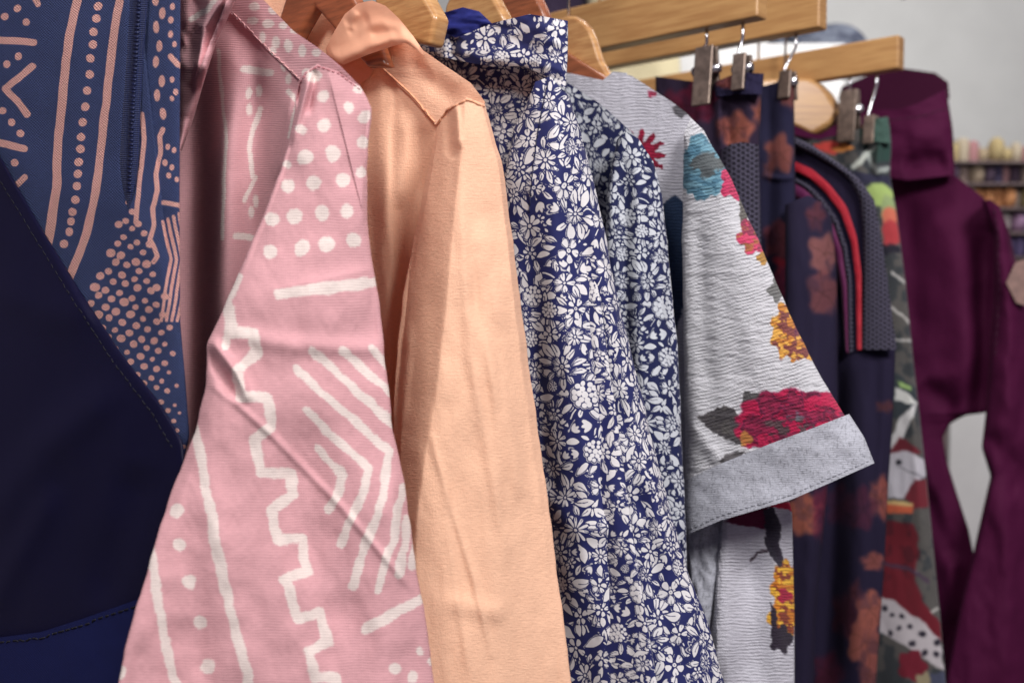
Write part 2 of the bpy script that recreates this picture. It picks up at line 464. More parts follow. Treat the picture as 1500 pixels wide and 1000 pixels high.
def bar_hanger(label, k, s_end, ztop, zbot, slen=.345, hookpx=None):
    x0, y0 = tip(k)
    # positions along the hanger: s measured back from the aisle end
    def at(s, z, r=0): return np.array([(x0 - HX * s + RX * r) * S, (y0 - HY * s + RY * r) * S, CAM[2] + z * S])
    z = (ztop + zbot) / 2
    t = thing('clip_hanger', at(s_end + slen / 2, ztop), label, 'hanger', 'wooden clip hangers on the rail')
    box_axes('wooden_bar', at(s_end + slen / 2, z), [[HX, HY, 0], [RX, RY, 0], [0, 0, 1]], [slen / 2 * S, .0085 * S, (ztop - zbot) / 2 * S], WOOD_BAR, t, .0028)
    hook(t, at(s_end + slen / 2 - .01, ztop - .003))
    return t, at
def wire_and_clip(t, at, s, ztop, zclip, length=.036, width=.0115, tilt=0.0, s2=None, face=0.0):
    """chrome wire under the bar and a sprung metal clip hanging on it"""
    s2 = s if s2 is None else s2
    w = [at(s2, ztop + .004), at(s2, ztop - .012), at(s + .004, zclip + .004), at(s, zclip)]
    mesh_obj('clip_wire', *tube('', w, .0021, None, n=8), CHROME, t)
    for sg in (-1, 1):
        c = at(s + .0, zclip - length * .42, sg * .0062)
        a = np.array([HX, HY, 0]); up = np.array([0, 0, 1.0]); r = np.array([RX, RY, 0])
        up2 = up + tilt * a - r * sg * .12; up2 /= np.linalg.norm(up2)
        r2 = np.cross(up2, a); r2 /= np.linalg.norm(r2)
        o = box_axes('clip_jaw', c, [a, r2, up2], [width / 2 * S, .0016 * S, length / 2 * S], CLIP, t, .0014)
    c = at(s, zclip - length * .3)
    mesh_obj('clip_spring', *tube('', [c - np.array([HX, HY, 0]) * width * .75 * S, c + np.array([HX, HY, 0]) * width * .75 * S], .0062, None, n=12), CHROME, t)
HB, HT = .232, .2665
def send(px, k):          # s at which the hanger of tip k meets picture column px
    x0, y0 = tip(k); q = (px - 750) / F
    return (x0 - q * y0) / (HX - HY * q)
b1, at1 = bar_hanger('nearest wooden clip hanger, its bar end right above the dark waistband', .308, send(1112, .308), .2668, .2245)
b2, at2 = bar_hanger('middle wooden clip hanger bar, with its end between the two others', .192, send(1200, .192), .279, .2395)
b3, at3 = bar_hanger('farthest and lowest wooden clip hanger bar with its end in front of the maroon collar', .0, send(1314, .0), .2705, .2365)
wire_and_clip(b1, at1, send(1084, .308), .2245, .196, .030)
wire_and_clip(b1, at1, send(1032, .308), .2245, .206, .050, width=.017)
wire_and_clip(b2, at2, send(1150, .192), .2395, .205, .026, s2=send(1161, .192))
wire_and_clip(b3, at3, send(1240, .0), .2365, .218, .056, width=.019)
wire_and_clip(b3, at3, send(1272, .0), .2365, .19, .03, s2=send(1279, .0))

# ---------------------------------------------------------------- 1 navy printed jacket, nearest
NAVY = (60, 74, 122); SALMON = (252, 190, 180)
M_NPRINT = fabric('navy_canvas_with_salmon_print', NAVY, ink=SALMON, weave='plain', pitch=2.9, bump=1.0, heather=.6, edge=.8, gap=.34, sheen=.05)
M_NPLAIN = fabric('plain_navy_satin', (10, 9, 40), weave='twill', pitch=1.5, bump=.3, rough=.45, heather=.2, gap=.08, sheen=.04, satin=.0, sheen_tint=(90, 90, 200))
M_NBAND = fabric('navy_band_cloth', (22, 30, 82), weave='twill', pitch=1.6, bump=.3, rough=.6, heather=.1, gap=.06, sheen=0, satin=0)
M_THREAD_N = simple('dark_blue_thread', (11, 10, 28), .8, var=.1, scale=300)
M_ZIP = fabric('dark_zip_tape', (22, 36, 84), weave='rib', pitch=1.6, bump=.8, rough=.6, heather=.1, gap=.12)
K1 = .80
rng = random.Random(4)
def navy_art(x, y):
    x = x + 2.0 * fbm(x / 30, y / 30, 21, 2); y = y + 2.0 * fbm(x / 30, y / 30, 22, 2)
    z = lambda pts: [(a / 2, b / 2) for a, b in pts]
    f = stroke(x, y, z([(232, -80), (225, 0), (205, 100), (185, 250), (172, 400), (165, 550), (145, 690), (120, 800)]), 13)
    f = np.maximum(f, stroke(x, y, z([(362, -80), (350, 0), (335, 100), (315, 250), (300, 400), (280, 560), (255, 680), (215, 780), (190, 850)]), 12))
    f = np.maximum(f, dots(x, y, z([(289, -18), (287, 18), (284, 55), (275, 95), (272, 132), (266, 172), (263, 218), (255, 265), (249, 313), (243, 358), (238, 402), (236, 437), (230, 476), (228, 510), (226, 545), (220, 585), (211, 621), (208, 650), (203, 680), (188, 714)]), 6.2))
    for yo in (-420, -210, 0):      # repeating left-hand band
        pass
    f = np.maximum(f, stroke(x, y, z([(-60, 116), (0, 118), (50, 122), (98, 126)]), 10.5))
    f = np.maximum(f, stroke(x, y, z([(95, 195), (55, 232), (15, 260), (50, 298), (80, 335)]), 10))
    f = np.maximum(f, stroke(x, y, z([(-60, 415), (0, 420), (70, 435)]), 10.5))
    f = np.maximum(f, stroke(x, y, z([(90, -20), (112, 12)]), 9))
    f = np.maximum(f, stroke(x, y, z([(72, 520), (30, 560), (-10, 590)]), 9))
    f = np.maximum(f, dots(x, y, z([(15, 50), (50, 25), (78, 65), (20, 188), (55, 167), (8, 325), (35, 358), (60, 390), (42, 475), (-20, 60), (-20, 340)]), 5.6))
    f = np.maximum(f, dots(x, y, [(a / 2, b / 2, 4.6, 1.9) for a, b in [(455, 0), (475, 40), (457, 80), (466, 135), (457, 182), (475, 240), (462, 280), (477, 335), (470, -40)]]))
    f = np.maximum(f, stroke(x, y, z([(475, 380), (466, 400), (470, 450), (458, 510), (462, 560), (447, 610), (452, 660), (440, 700), (452, 722), (461, 750), (450, 765)]), 7))
    f = np.maximum(f, stroke(x, y, z([(415, 335), (420, 400), (416, 480), (408, 560), (397, 650)]), 7))
    f = np.maximum(f, stroke(x, y, z([(500, 165), (520, 190), (540, 200)]), 8))
    f = np.maximum(f, stroke(x, y, z([(478, 594), (520, 600), (560, 610)]), 7))
    for i in range(4):
        xx = 478 + 15 * i
        f = np.maximum(f, stroke(x, y, z([(xx, 650 - 8 * i), (xx + 24, 760), (xx + 4, 870 + 10 * i), (xx - 6, 940)]), 4.6))
    P0 = [(505, 20, 4), (500, 60, 4), (500, 100, 4), (512, 130, 3.6), (505, 235, 3.6), (516, 270, 3.6), (505, 290, 3.2), (490, 430, 3.6), (510, 440, 3.6), (485, 475, 4), (505, 490, 3.6), (495, 515, 3.8), (518, 525, 3.2)]
    f = np.maximum(f, dots(x, y, [(a / 2, b / 2, r, 1.3) for a, b, r in P0]))
    # field of dots below the pocket opening
    L = []
    for i in range(-10, 14):
        for j in range(0, 26):
            px = 205 + i * 18.5 + (j % 2) * 9.2 - j * 1.2; py = 300 + j * 13.5 + i * 5.5
            lft = np.interp(py, [290, 330, 400, 460, 660], [186, 172, 143, 118, 180]); rgt = np.interp(py, [290, 330, 380, 420, 480, 560, 660], [192, 206, 230, 244, 250, 258, 272])
            if lft < px < rgt: L.append((px + rng.uniform(-2, 2), py + rng.uniform(-2, 2), np.interp(py, [290, 400, 520, 640], [4.2, 6.2, 5.2, 4.2]) * rng.uniform(.8, 1.15) * np.interp(px, [150, 215, 260], [1.1, 1, .72]), .9))
    f = np.maximum(f, dots(x, y, L))
    return f
p1 = Pt(150, 1100, .42)
nj = thing('printed_jacket', p1, 'navy canvas jacket with salmon dots and stripes and a plain dark flap', 'jacket')
nbody = panel('body_panel', nj, M_NPRINT, [[-260, -90, 265, -90], [-260, 100, 264, 100], [-260, 300, 263, 300], [-260, 470, 264, 470], [-260, 560, 272, 560], [-260, 640, 278, 640], [-260, 700, 262, 700], [-260, 850, 216, 850], [-260, 1000, 180, 1000], [-260, 1230, 120, 1230]],
    bdp(K1), bf=.010, bb=.02, prof=6, ink=navy_art, step=1.5,
    folds=lambda x, y: crease(x, y, [(192, -90), (182, 120), (172, 250), (188, 300), (235, 385), (262, 520)], .006, 14, side=-1) - crease(x, y, [(200, -90), (194, 150), (186, 290)], .004, 9) + crease(x, y, [(30, -20), (-10, 250)], .004, 50) + crease(x, y, [(120, 0), (90, 300)], .003, 40),
    wr=(.004, 130, 200, 31))
nflap = panel('front_panel', nj, M_NPLAIN, [[-280, -60, -200, -80, -120, 40, 0, 228], [-280, 60, -120, 160, 60, 333], [-280, 200, -80, 300, 120, 430], [-280, 330, 0, 430, 180, 521], [-280, 470, 60, 530, 236, 592], [-280, 560, 100, 600, 268, 648], [-280, 690, 272, 690], [-280, 900, 212, 900], [-280, 1000, 190, 1000], [-280, 1230, 130, 1230]],
    bdp(K1, -.019), bf=.006, bb=.004, prof=8, step=2.2, smooth=9,
    folds=lambda x, y: crease(x, y, [(-30, 780), (60, 660), (170, 570)], .006, 30) + crease(x, y, [(-20, 900), (80, 720)], .006, 22) - crease(x, y, [(150, 880), (185, 760), (200, 690)], .006, 30) + crease(x, y, [(-40, 420), (60, 450), (130, 470)], .003, 30),
    wr=(.006, 150, 220, 44))
nband = panel('pocket_band', nj, M_NBAND, [[-280, 940, 0, 933, 60, 925, 120, 906, 200, 878, 222, 866], [-280, 1000, 196, 1000], [-280, 1230, 136, 1230]], bdp(K1, -.026), bf=.004, bb=.003, prof=8, step=2.2, wr=(.003, 90, 120, 45))
stitches('flap_topstitch', nflap, [(-16, 238), (46, 340), (106, 438), (166, 530), (222, 604), (252, 655)], M_THREAD_N, nj, dash=7, gap=4, rad=.0005, lift=.0003)
stitches('band_topstitch', nband, [(-10, 942), (60, 934), (120, 915), (200, 887)], M_THREAD_N, nj, dash=7, gap=3, rad=.0007)
zt = panel('zip', nj, M_ZIP, [[181, -60, 219, -60], [180, 0, 217, 0], [178, 90, 210, 90], [173, 180, 205, 180], [171, 235, 203, 235], [178, 270, 199, 270], [187, 304, 190, 304]], bdp(K1, -.0128), bf=.0025, bb=.002, step=1.6,
    folds=lambda x, y: crease(x, y, [(206, -60), (200, 60), (194, 170), (190, 290)], .0018, 4) - crease(x, y, [(199, -60), (193, 60), (187, 170), (186, 280)], .0014, 3))
items = []
for i in range(58):
    yy = -50 + i * 5.8; xx = np.interp(yy, [-60, 0, 100, 180, 300], [204, 203, 197, 192, 188])
    a = on(zt, xx - 2.6, yy, .0008); b_ = on(zt, xx + 2.6, yy, .0008); items.append(tube('', [a, b_], .00085, None, n=6))
mesh_obj('zip_teeth', *merge(items), simple('dark_zip_teeth', (24, 34, 78), .4, var=.1), zt)

# ---------------------------------------------------------------- 2 pink jacket
PINK = (208, 157, 162); OFFW = (224, 209, 203)
M_PINK = fabric('pink_ribbed_cotton_with_cream_print', PINK, ink=OFFW, weave='rib', pitch=2.0, bump=.2, heather=.2, edge=3.0, gap=.02, sheen=.05, trans=.06)
M_THREAD_P = simple('pale_pink_thread', (236, 182, 180), .7, var=.08, scale=300)
M_THREAD_PD = simple('rose_thread', (190, 106, 116), .7, var=.08, scale=300)
K2 = .751
def pink_sleeve_art(x, y):
    x0, y0 = x, y; x = x + 4.2 * fbm(x0 / 24, y0 / 24, 61, 3); y = y + 4.2 * fbm(x0 / 24, y0 / 24, 62, 3)
    a = lambda pts: [(250 + p[0] / 2, p[1] / 2) for p in pts]
    b = lambda pts: [(150 + p[0] * .55, 450 + p[1] * .55) for p in pts]
    D = [(420, 222, 11), (520, 320, 9), (450, 285, 9), (450, 368, 10), (385, 380, 8), (570, 345, 9), (560, 420, 9), (556, 505, 8), (395, 460, 12), (476, 450, 11), (345, 545, 10), (420, 537, 10), (503, 530, 10), (297, 643, 10), (363, 635, 11), (443, 622, 11), (515, 618, 10), (295, 737, 11), (385, 725, 12), (457, 715, 12), (533, 702, 11), (548, 262, 8), (340, 480, 6)]
    f = dots(x, y, [(250 + p[0] / 2, p[1] / 2, p[2], 1.0) for p in D])
    f = np.maximum(f, stroke(x, y, a([(315, 862), (440, 846), (590, 826), (640, 820)]), 17))
    f = np.maximum(f, stroke(x, y, [(352, 405), (336, 440), (334, 480), (330, 505)], 12))
    M = [(335, -10), (345, 68), (402, 70), (414, 120), (358, 170), (366, 240), (440, 242), (452, 318), (402, 350), (424, 440), (500, 440), (508, 500), (452, 540), (466, 620), (534, 616), (544, 700), (486, 722), (520, 828), (580, 810), (598, 890), (546, 915), (566, 985), (620, 985), (640, 1060), (590, 1090), (610, 1160), (665, 1160), (680, 1250)]
    f = np.maximum(f, stroke(x, y, b(M), 15.5))
    f = np.maximum(f, stroke(x, y, b([(235, 290), (250, 340), (280, 500), (300, 620), (340, 800), (390, 1000), (440, 1260)]), 15))
    f = np.maximum(f, stroke(x, y, b([(115, 560), (130, 650), (145, 760), (165, 880), (195, 1000), (240, 1260)]), 14))
    f = np.maximum(f, dots(x, y, [(150 + p[0] * .55, 450 + p[1] * .55, 10.5) for p in [(195, 540), (208, 630), (230, 730), (258, 838), (280, 953), (50, 970), (300, 1060), (325, 1170)]]))
    for c in ([(515, 165), (650, 285), (765, 382), (742, 520), (665, 742)], [(545, 275), (625, 355), (710, 430), (690, 500), (635, 632)], [(575, 375), (640, 450), (605, 540)],
              [(560, 115), (670, 215), (790, 325), (850, 380)], [(640, 115), (770, 230), (840, 300)], [(715, 105), (770, 165), (800, 200)], [(800, 480), (780, 600), (730, 752)], [(812, 560), (805, 640), (790, 710)], [(838, 600), (826, 690)]):
        f = np.maximum(f, stroke(x, y, b(c), 12.5))
    f = np.maximum(f, stroke(x, y, b([(702, 855), (770, 820), (850, 775)]), 16))
    f = np.maximum(f, dots(x, y, [(150 + p[0] * .55, 450 + p[1] * .55, p[2]) for p in [(845, 915, 6), (780, 966, 9), (880, 940, 7), (825, 985, 8), (745, 1020, 8), (870, 1020, 8), (800, 1060, 8)]]))
    return f + 2.4 * fbm(x0 / 18, y0 / 18, 66, 3)
def pink_body_art(x, y):
    x = x + 2.6 * fbm(x / 26, y / 26, 63, 2); y = y + 2.6 * fbm(x / 26, y / 26, 64, 2)
    a = lambda pts: [(250 + p[0] / 2, p[1] / 2) for p in pts]
    f = stroke(x, y, a([(215, 205), (290, 212)]), 11)
    f = np.maximum(f, stroke(x, y, a([(265, 318), (240, 390), (232, 440), (240, 520)]), 7)); f = np.maximum(f, stroke(x, y, a([(250, 520), (215, 590)]), 6))
    f = np.maximum(f, stroke(x, y, a([(345, 270), (372, 300), (350, 400)]), 8)); f = np.maximum(f, stroke(x, y, a([(140, 150), (160, 400), (150, 700)]), 5))
    f = np.maximum(f, stroke(x, y, a([(190, 690), (240, 700)]), 9))
    f = np.maximum(f, dots(x, y, [(250 + p[0] / 2, p[1] / 2, 4.6, 1.9) for p in [(257, 268), (233, 322), (228, 275), (330, 190), (345, 230), (250, 590), (236, 620)]]))
    f = np.maximum(f, stroke(x, y, a([(60, 60), (110, 30), (150, -30)]), 8))
    return f
def pink_yoke_art(x, y):
    x = x + 2 * fbm(x / 26, y / 26, 65, 2)
    D = [(285, 70, 9, .7), (300, 30, 8, .8), (330, 75, 7, .8), (365, 90, 7, .7), (385, 150, 6, 1.5), (345, 135, 6, 1.6), (310, 125, 6, 1.5), (240, 62, 8, .7), (245, 20, 8, .8), (425, 155, 7, .8), (300, 150, 5, 1.4), (270, 110, 5, 1.6), (430, 205, 10, .7), (400, 215, 8, .9)]
    return dots(x, y, [(250 + p[0] / 2, p[1] / 2, p[2], p[3]) for p in D])
pj = thing('pink_jacket', Pt(430, 1150, .47), 'pale pink jacket with cream hand-drawn print, hanging between navy jacket and peach blouse', 'jacket')
panel('body_panel', pj, M_PINK, [[60, -120, 300, -90, 340, -40, 385, 0, 430, 48, 470, 75, 500, 100, 525, 125, 543, 158], [60, 200, 300, 200, 440, 200, 535, 230], [60, 600, 540, 600], [60, 1230, 560, 1230]],
    bdp(K2), bf=.006, bb=.012, prof=6, ink=pink_body_art, step=2.0,
    folds=lambda x, y: sstep(0, 70, y - 26 - (x - 340) * .96) * (crease(x, y, [(345, 60), (325, 250), (320, 600), (318, 1000)], .016, 26) - crease(x, y, [(385, 110), (372, 300), (380, 500)], .008, 22) - crease(x, y, [(290, 100), (285, 600), (290, 1000)], .018, 22) + crease(x, y, [(430, 130), (405, 260)], .006, 10, side=1)),
    wr=(.0025, 60, 300, 71))
pyoke = panel('yoke', pj, M_PINK, [[290, -60, 338, -42, 384, -2, 430, 46, 470, 73, 500, 98, 527, 126], [290, -20, 340, 22, 400, 82, 440, 119, 464, 97, 500, 106, 528, 128]], bdp(K2, -.0085), bf=.0015, bb=.002, prof=6, ink=pink_yoke_art, step=1.4,
    folds=lambda x, y: crease(x, y, [(385, 40), (420, 100)], -.0012, 14), wr=(.0012, 40, 40, 72))
panel('hood', pj, M_PINK, [[258, -60, 345, -60], [258, -10, 350, -12], [259, 20, 336, 22], [260, 60, 318, 60], [261, 110, 300, 116], [260, 160, 284, 172], [258, 220, 266, 222]], bdp(K2, -.04), bf=.014, bb=.01, ink=pink_body_art, step=1.6,
    folds=lambda x, y: crease(x, y, [(345, -30), (300, 40), (285, 120)], .012, 16, side=1) - crease(x, y, [(300, -20), (275, 90)], .010, 14), wr=(.007, 40, 60, 73))
psl = panel('sleeve', pj, M_PINK, [[438, 120, 446, 106, 465, 94, 495, 105, 527, 128], [430, 175, 545, 160], [411, 250, 537, 250], [375, 340, 540, 350], [328, 450, 557, 450], [304, 505, 562, 520], [302, 568, 569, 570], [287, 626, 573, 615], [249, 725, 590, 690], [221, 813, 606, 802], [183, 945, 626, 920], [172, 1000, 637, 1000], [130, 1230, 668, 1230]],
    lambda x, y: .449 + (x - 400) * 3e-5 - .02 * sstep(300, 150, x) * sstep(600, 800, y), bf=.011, bb=.012, prof=2.4, ink=pink_sleeve_art, step=1.35, smooth=4,
    folds=lambda x, y: crease(x, y, [(478, 96), (505, 180), (528, 262), (536, 330)], .0016, 13, side=1) + crease(x, y, [(298, 556), (345, 590), (395, 634), (500, 742), (622, 884)], .0013, 6)
        - crease(x, y, [(300, 512), (325, 545), (350, 580)], .0045, 11) + crease(x, y, [(302, 492), (345, 545), (362, 585)], .005, 10) + crease(x, y, [(332, 488), (430, 505), (566, 512)], .0022, 14) + crease(x, y, [(400, 424), (480, 408), (556, 392)], .0012, 14, side=-1)
        - crease(x, y, [(440, 122), (428, 165), (416, 215)], .006, 7) + crease(x, y, [(455, 112), (440, 160), (425, 210)], .004, 6) - crease(x, y, [(462, 105), (452, 165)], .003, 6)
        + crease(x, y, [(300, 700), (330, 850), (360, 1000)], .003, 34) - crease(x, y, [(430, 620), (470, 800), (510, 1000)], .003, 40) + crease(x, y, [(590, 700), (560, 900), (570, 1100)], .003, 26),
    wr=[(.0060, 110, 150, 74), (.0008, 30, 50, 75)], edge=3.0)
stitches('yoke_seam', pyoke, [(342, 20), (400, 79), (439, 115)], M_THREAD_P, pj, dash=7, gap=2, rad=.00045, wob=.4, lift=.0004)
stitches('armhole_stitch', psl, [(440, 122), (447, 109), (466, 97), (496, 108), (527, 131)], M_THREAD_PD, pj, dash=5, gap=2.5, rad=.0004, lift=.0004)

# ---------------------------------------------------------------- 3 peach blouse
PEACH = (250, 202, 170)
M_PEACH = fabric('peach_crepe', PEACH, weave='crepe', pitch=1.8, bump=.36, heather=.10, gap=.035, sheen=.04, trans=.16, rough=.75)
M_PEACH_C = fabric('orange_peach_collar_cloth', (250, 190, 156), weave='plain', pitch=1.4, bump=.2, heather=.06, gap=.03, sheen=.03, trans=.18, rough=.7)
M_THREAD_O = simple('peach_thread', (236, 168, 130), .7, var=.05, scale=300)
K3 = .678
pb = thing('peach_blouse', Pt(680, 1150, .52), 'plain peach crepe blouse with rolled orange collar, next to the pink sleeve', 'blouse')
panel('body_panel', pb, M_PEACH, [[260, -60, 480, -20, 545, 30, 600, 70, 650, 95, 690, 125, 709, 150], [260, 300, 702, 260], [260, 700, 730, 700], [260, 1230, 760, 1230]], bdp(K3), bf=.006, bb=.012, prof=6, step=2.0,
    folds=lambda x, y: crease(x, y, [(560, 140), (566, 400), (560, 800)], .006, 16) - crease(x, y, [(620, 200), (605, 420), (590, 700)], .010, 22) + crease(x, y, [(590, 170), (585, 300)], .003, 12), wr=(.004, 40, 220, 81))
pyk = panel('yoke', pb, M_PEACH, [[552, 15, 600, 60, 650, 95, 690, 122, 711, 150], [547, 92, 600, 140, 638, 183, 655, 159, 684, 143, 710, 153]], bdp(K3, -.0078), bf=.002, bb=.003, prof=5, step=1.5, wr=(.0014, 60, 40, 82),
    folds=lambda x, y: crease(x, y, [(600, 90), (670, 150)], -.003, 16))
cst = panel('collar_stand', pb, M_PEACH_C, [[488, 90, 520, 80, 548, 74], [512, 112, 535, 100, 549, 86], [522, 128, 540, 114, 548, 100]], bdp(K3, -.010), bf=.004, bb=.003, step=1.6, wr=(.003, 30, 30, 83))
panel('collar', pb, M_PEACH_C, [[477, 72, 490, 46, 505, 21, 525, 5, 545, 1, 565, 9, 585, 28, 605, 53, 621, 76], [478, 77, 500, 66, 530, 47, 560, 42, 590, 50, 621, 78], [480, 83, 500, 82, 535, 66, 575, 58, 595, 58, 621, 80], [486, 88, 504, 95, 540, 80, 575, 68, 594, 63, 621, 81]], bdp(K3, -.022), bf=.010, bb=.012, prof=2.2, step=1.4, smooth=4,
    folds=lambda x, y: crease(x, y, [(478, 84), (500, 86), (535, 70), (572, 57), (600, 60), (622, 76)], .006, 11) - crease(x, y, [(508, 40), (540, 30)], .0024, 12) + crease(x, y, [(512, 44), (522, 18)], .0020, 6) + crease(x, y, [(528, 40), (560, 34), (595, 50)], .0018, 8) - crease(x, y, [(545, 52), (585, 46)], .0018, 7), wr=(.0012, 34, 34, 84))
pslv = panel('sleeve', pb, M_PEACH, [[640, 184, 653, 160, 684, 143, 710, 153], [627, 250, 736, 240], [606, 350, 751, 350], [590, 430, 761, 430], [579, 550, 776, 550], [575, 650, 791, 645], [570, 760, 806, 755], [568, 870, 821, 870], [565, 1000, 838, 1000], [556, 1230, 866, 1230]],
    flat(.507, 700, -4e-5), bf=.006, bb=.012, prof=2.2, step=1.4,
    folds=lambda x, y: tent(x, y, [(683, 140), (680, 200), (668, 300), (655, 450), (640, 580), (625, 660), (612, 760), (600, 1230)], .027, 60, 210, r=9)
        + crease(x, y, [(632, 640), (660, 740), (695, 850), (720, 960)], .0013, 6) + crease(x, y, [(690, 460), (740, 600), (760, 720)], .0022, 14) - crease(x, y, [(655, 160), (662, 230)], .004, 8) + crease(x, y, [(668, 152), (672, 215)], .003, 6)
        + crease(x, y, [(650, 880), (740, 900)], .0016, 16) + crease(x, y, [(700, 330), (735, 480)], .002, 18) + crease(x, y, [(672, 250), (690, 520), (740, 800)], .0016, 10) - crease(x, y, [(745, 420), (768, 640), (800, 900)], .0012, 14) + crease(x, y, [(700, 380), (722, 560), (735, 700)], .0012, 8) + crease(x, y, [(650, 720), (668, 860), (690, 1000)], .0010, 7) + crease(x, y, [(600, 480), (590, 620)], .002, 8),
    wr=[(.0035, 60, 190, 85), (.0004, 22, 40, 86)], edge=2.5)
stitches('yoke_seam', pyk, [(549, 90), (601, 137), (637, 179)], M_THREAD_O, pb, dash=12, gap=-.6, rad=.0009, wob=.25, lift=.0003)
stitches('armhole_seam', pslv, [(641, 184), (654, 162), (684, 146), (709, 156)], M_THREAD_O, pb, dash=12, gap=-.6, rad=.0009, wob=.25, lift=.0003)
# ---------------------------------------------------------------- the small-flower print, drawn motif by motif
NT_ = 1000
def make_floral(seed=7, scale=1.0):
    N = NT_; A = np.full((N, N), -6.0, np.float32); rng = random.Random(seed)
    def stamp(cx, cy, R, fn, m=2.2):
        r = int(R) + 7; iy, ix = np.mgrid[-r:r + 1, -r:r + 1].astype(np.float32)
        s = fn(ix, iy)
        if R > 8 and m > 1.5 and rng.random() < .6:
            th = rng.uniform(1.8, 4.4); side = ix * math.cos(th) + iy * math.sin(th) > R * .2
            s2 = np.where(side, .45 - np.abs(s + 2.2), -9); s = np.maximum(s, s2)
        yy = (np.arange(-r, r + 1) + int(cy)) % N; xx = (np.arange(-r, r + 1) + int(cx)) % N
        sub = A[np.ix_(yy, xx)]; new = np.where(s > -m, s, sub); A[np.ix_(yy, xx)] = new
    def ell(x, y, cx, cy, a, b, th):
        c, s_ = math.cos(th), math.sin(th); u = (x - cx) * c + (y - cy) * s_; v = -(x - cx) * s_ + (y - cy) * c
        return (1 - np.sqrt((u / a) ** 2 + (v / b) ** 2)) * min(a, b)
    def petal(x, y, th, r0, r1, w, notch):
        u = x * math.cos(th) + y * math.sin(th); v = -x * math.sin(th) + y * math.cos(th)
        t = np.clip((u - r0) / (r1 - r0), 0, 1); half = w * np.sqrt(np.clip(t, 0, 1)) * np.sqrt(np.clip(1 - t ** 5, 0, 1)) + .001
        s = np.minimum(half - np.abs(v), np.minimum(u - r0, r1 - u))
        if notch: s = np.minimum(s, np.maximum(np.abs(v) - .75, r0 + (r1 - r0) * .55 - u))
        return s
    def daisy(R, n, rot, core, notch):
        ph = [(rot + 2 * math.pi * (k + rng.uniform(-.12, .12)) / n, R * rng.uniform(.84, 1.0), rng.random() < notch) for k in range(n)]
        sq = rng.uniform(.72, 1); sa = rng.uniform(0, 3.14)
        def f(x, y):
            u = x * math.cos(sa) + y * math.sin(sa); v = (-x * math.sin(sa) + y * math.cos(sa)) / sq
            w = math.pi * R * .62 / n * rng.uniform(.86, 1.0)
            s = np.full(x.shape, -9, np.float32)
            for th, r1, nt in ph: s = np.maximum(s, petal(u, v, th, R * core + 1.2, r1, w - .55, nt))
            d = np.hypot(u, v); c = R * core * .78
            s = np.maximum(s, np.where(d < R * core + .8, c - d, -9))
            if core > .2: s = np.minimum(s, np.abs(d) - 1.3)
            return s
        return f
    def cluster(R):
        pts = [(0, 0, R * .26)]
        for ring, nn in ((.46, 6), (.82, 11)):
            for k in range(nn):
                th = 2 * math.pi * (k + rng.uniform(-.1, .1)) / nn + ring * 3; pts.append((R * ring * math.cos(th), R * ring * math.sin(th), R * rng.uniform(.19, .24)))
        def f(x, y):
            s = np.full(x.shape, -9, np.float32)
            for a, b, r in pts: s = np.maximum(s, r - .5 - np.hypot(x - a, y - b))
            return s
        return f
    def leaf(L, w, th, vein, bend):
        def f(x, y):
            u = x * math.cos(th) + y * math.sin(th); v = -x * math.sin(th) + y * math.cos(th)
            v = v + bend * (u / L) ** 2 * w
            t = np.clip(u / L, -1, 1); half = w * (1 - t * t) * (1 + .35 * t) * np.where(np.abs(u) < L, 1, 0)
            s = half * 1.0 - np.abs(v) - .2; s = np.minimum(s, L - np.abs(u))
            if vein: s = np.minimum(s, np.where(u < L * .45, np.abs(v + .15 * w) - .85, 9))
            return s
        return f
    def bud(R, th):
        def f(x, y):
            s = np.full(x.shape, -9, np.float32)
            for k in (-.62, 0, .62):
                a = th + k; s = np.maximum(s, ell(x, y, R * .46 * math.cos(a), R * .46 * math.sin(a), R * .5, R * .20, a))
            return s
        return f
    def stem(L, th, bend):
        def f(x, y):
            u = x * math.cos(th) + y * math.sin(th); v = -x * math.sin(th) + y * math.cos(th)
            s = 1.25 - np.abs(v - bend * (1 - (u / L) ** 2)); return np.minimum(s, L - np.abs(u))
        return f
    # spread the large heads
    big = []
    tries = 0
    while tries < 9000:
        tries += 1; x, y = rng.uniform(0, N), rng.uniform(0, N); R = rng.choice([14, 16, 18, 20, 22, 24]) * scale
        ok = True
        for bx, by, br in big:
            dx = abs(x - bx); dx = min(dx, N - dx); dy = abs(y - by); dy = min(dy, N - dy)
            if dx * dx + dy * dy < (R + br + 5 * scale) ** 2: ok = False; break
        if ok: big.append((x, y, R))
    for x, y, R in big:
        for k in range(rng.randint(1, 2)):
            th = rng.uniform(0, 6.28); L = R * rng.uniform(.5, .8); r = R + L * .6
            stamp(x + r * math.cos(th), y + r * math.sin(th), L, stem(L, th, rng.uniform(-4, 4)), 1.2)
    for x, y, R in big:
        n = rng.randint(6, 9); t0 = rng.uniform(0, 6.28)
        for k in range(n):
            th = t0 + 6.28 * k / n + rng.uniform(-.3, .3); L = rng.uniform(9, 18) * scale; r = R + L * rng.uniform(.5, .9)
            q = rng.random()
            if q < .8: stamp(x + r * math.cos(th), y + r * math.sin(th), L, leaf(L, L * rng.uniform(.30, .48), th + rng.uniform(-.5, .5), rng.random() < .65, rng.uniform(-.6, .6)))
            else: stamp(x + r * math.cos(th), y + r * math.sin(th), L, bud(L, th))
    cov_ = lambda x, y, r: A[np.ix_((np.arange(-r, r + 1) + int(y)) % N, (np.arange(-r, r + 1) + int(x)) % N)]
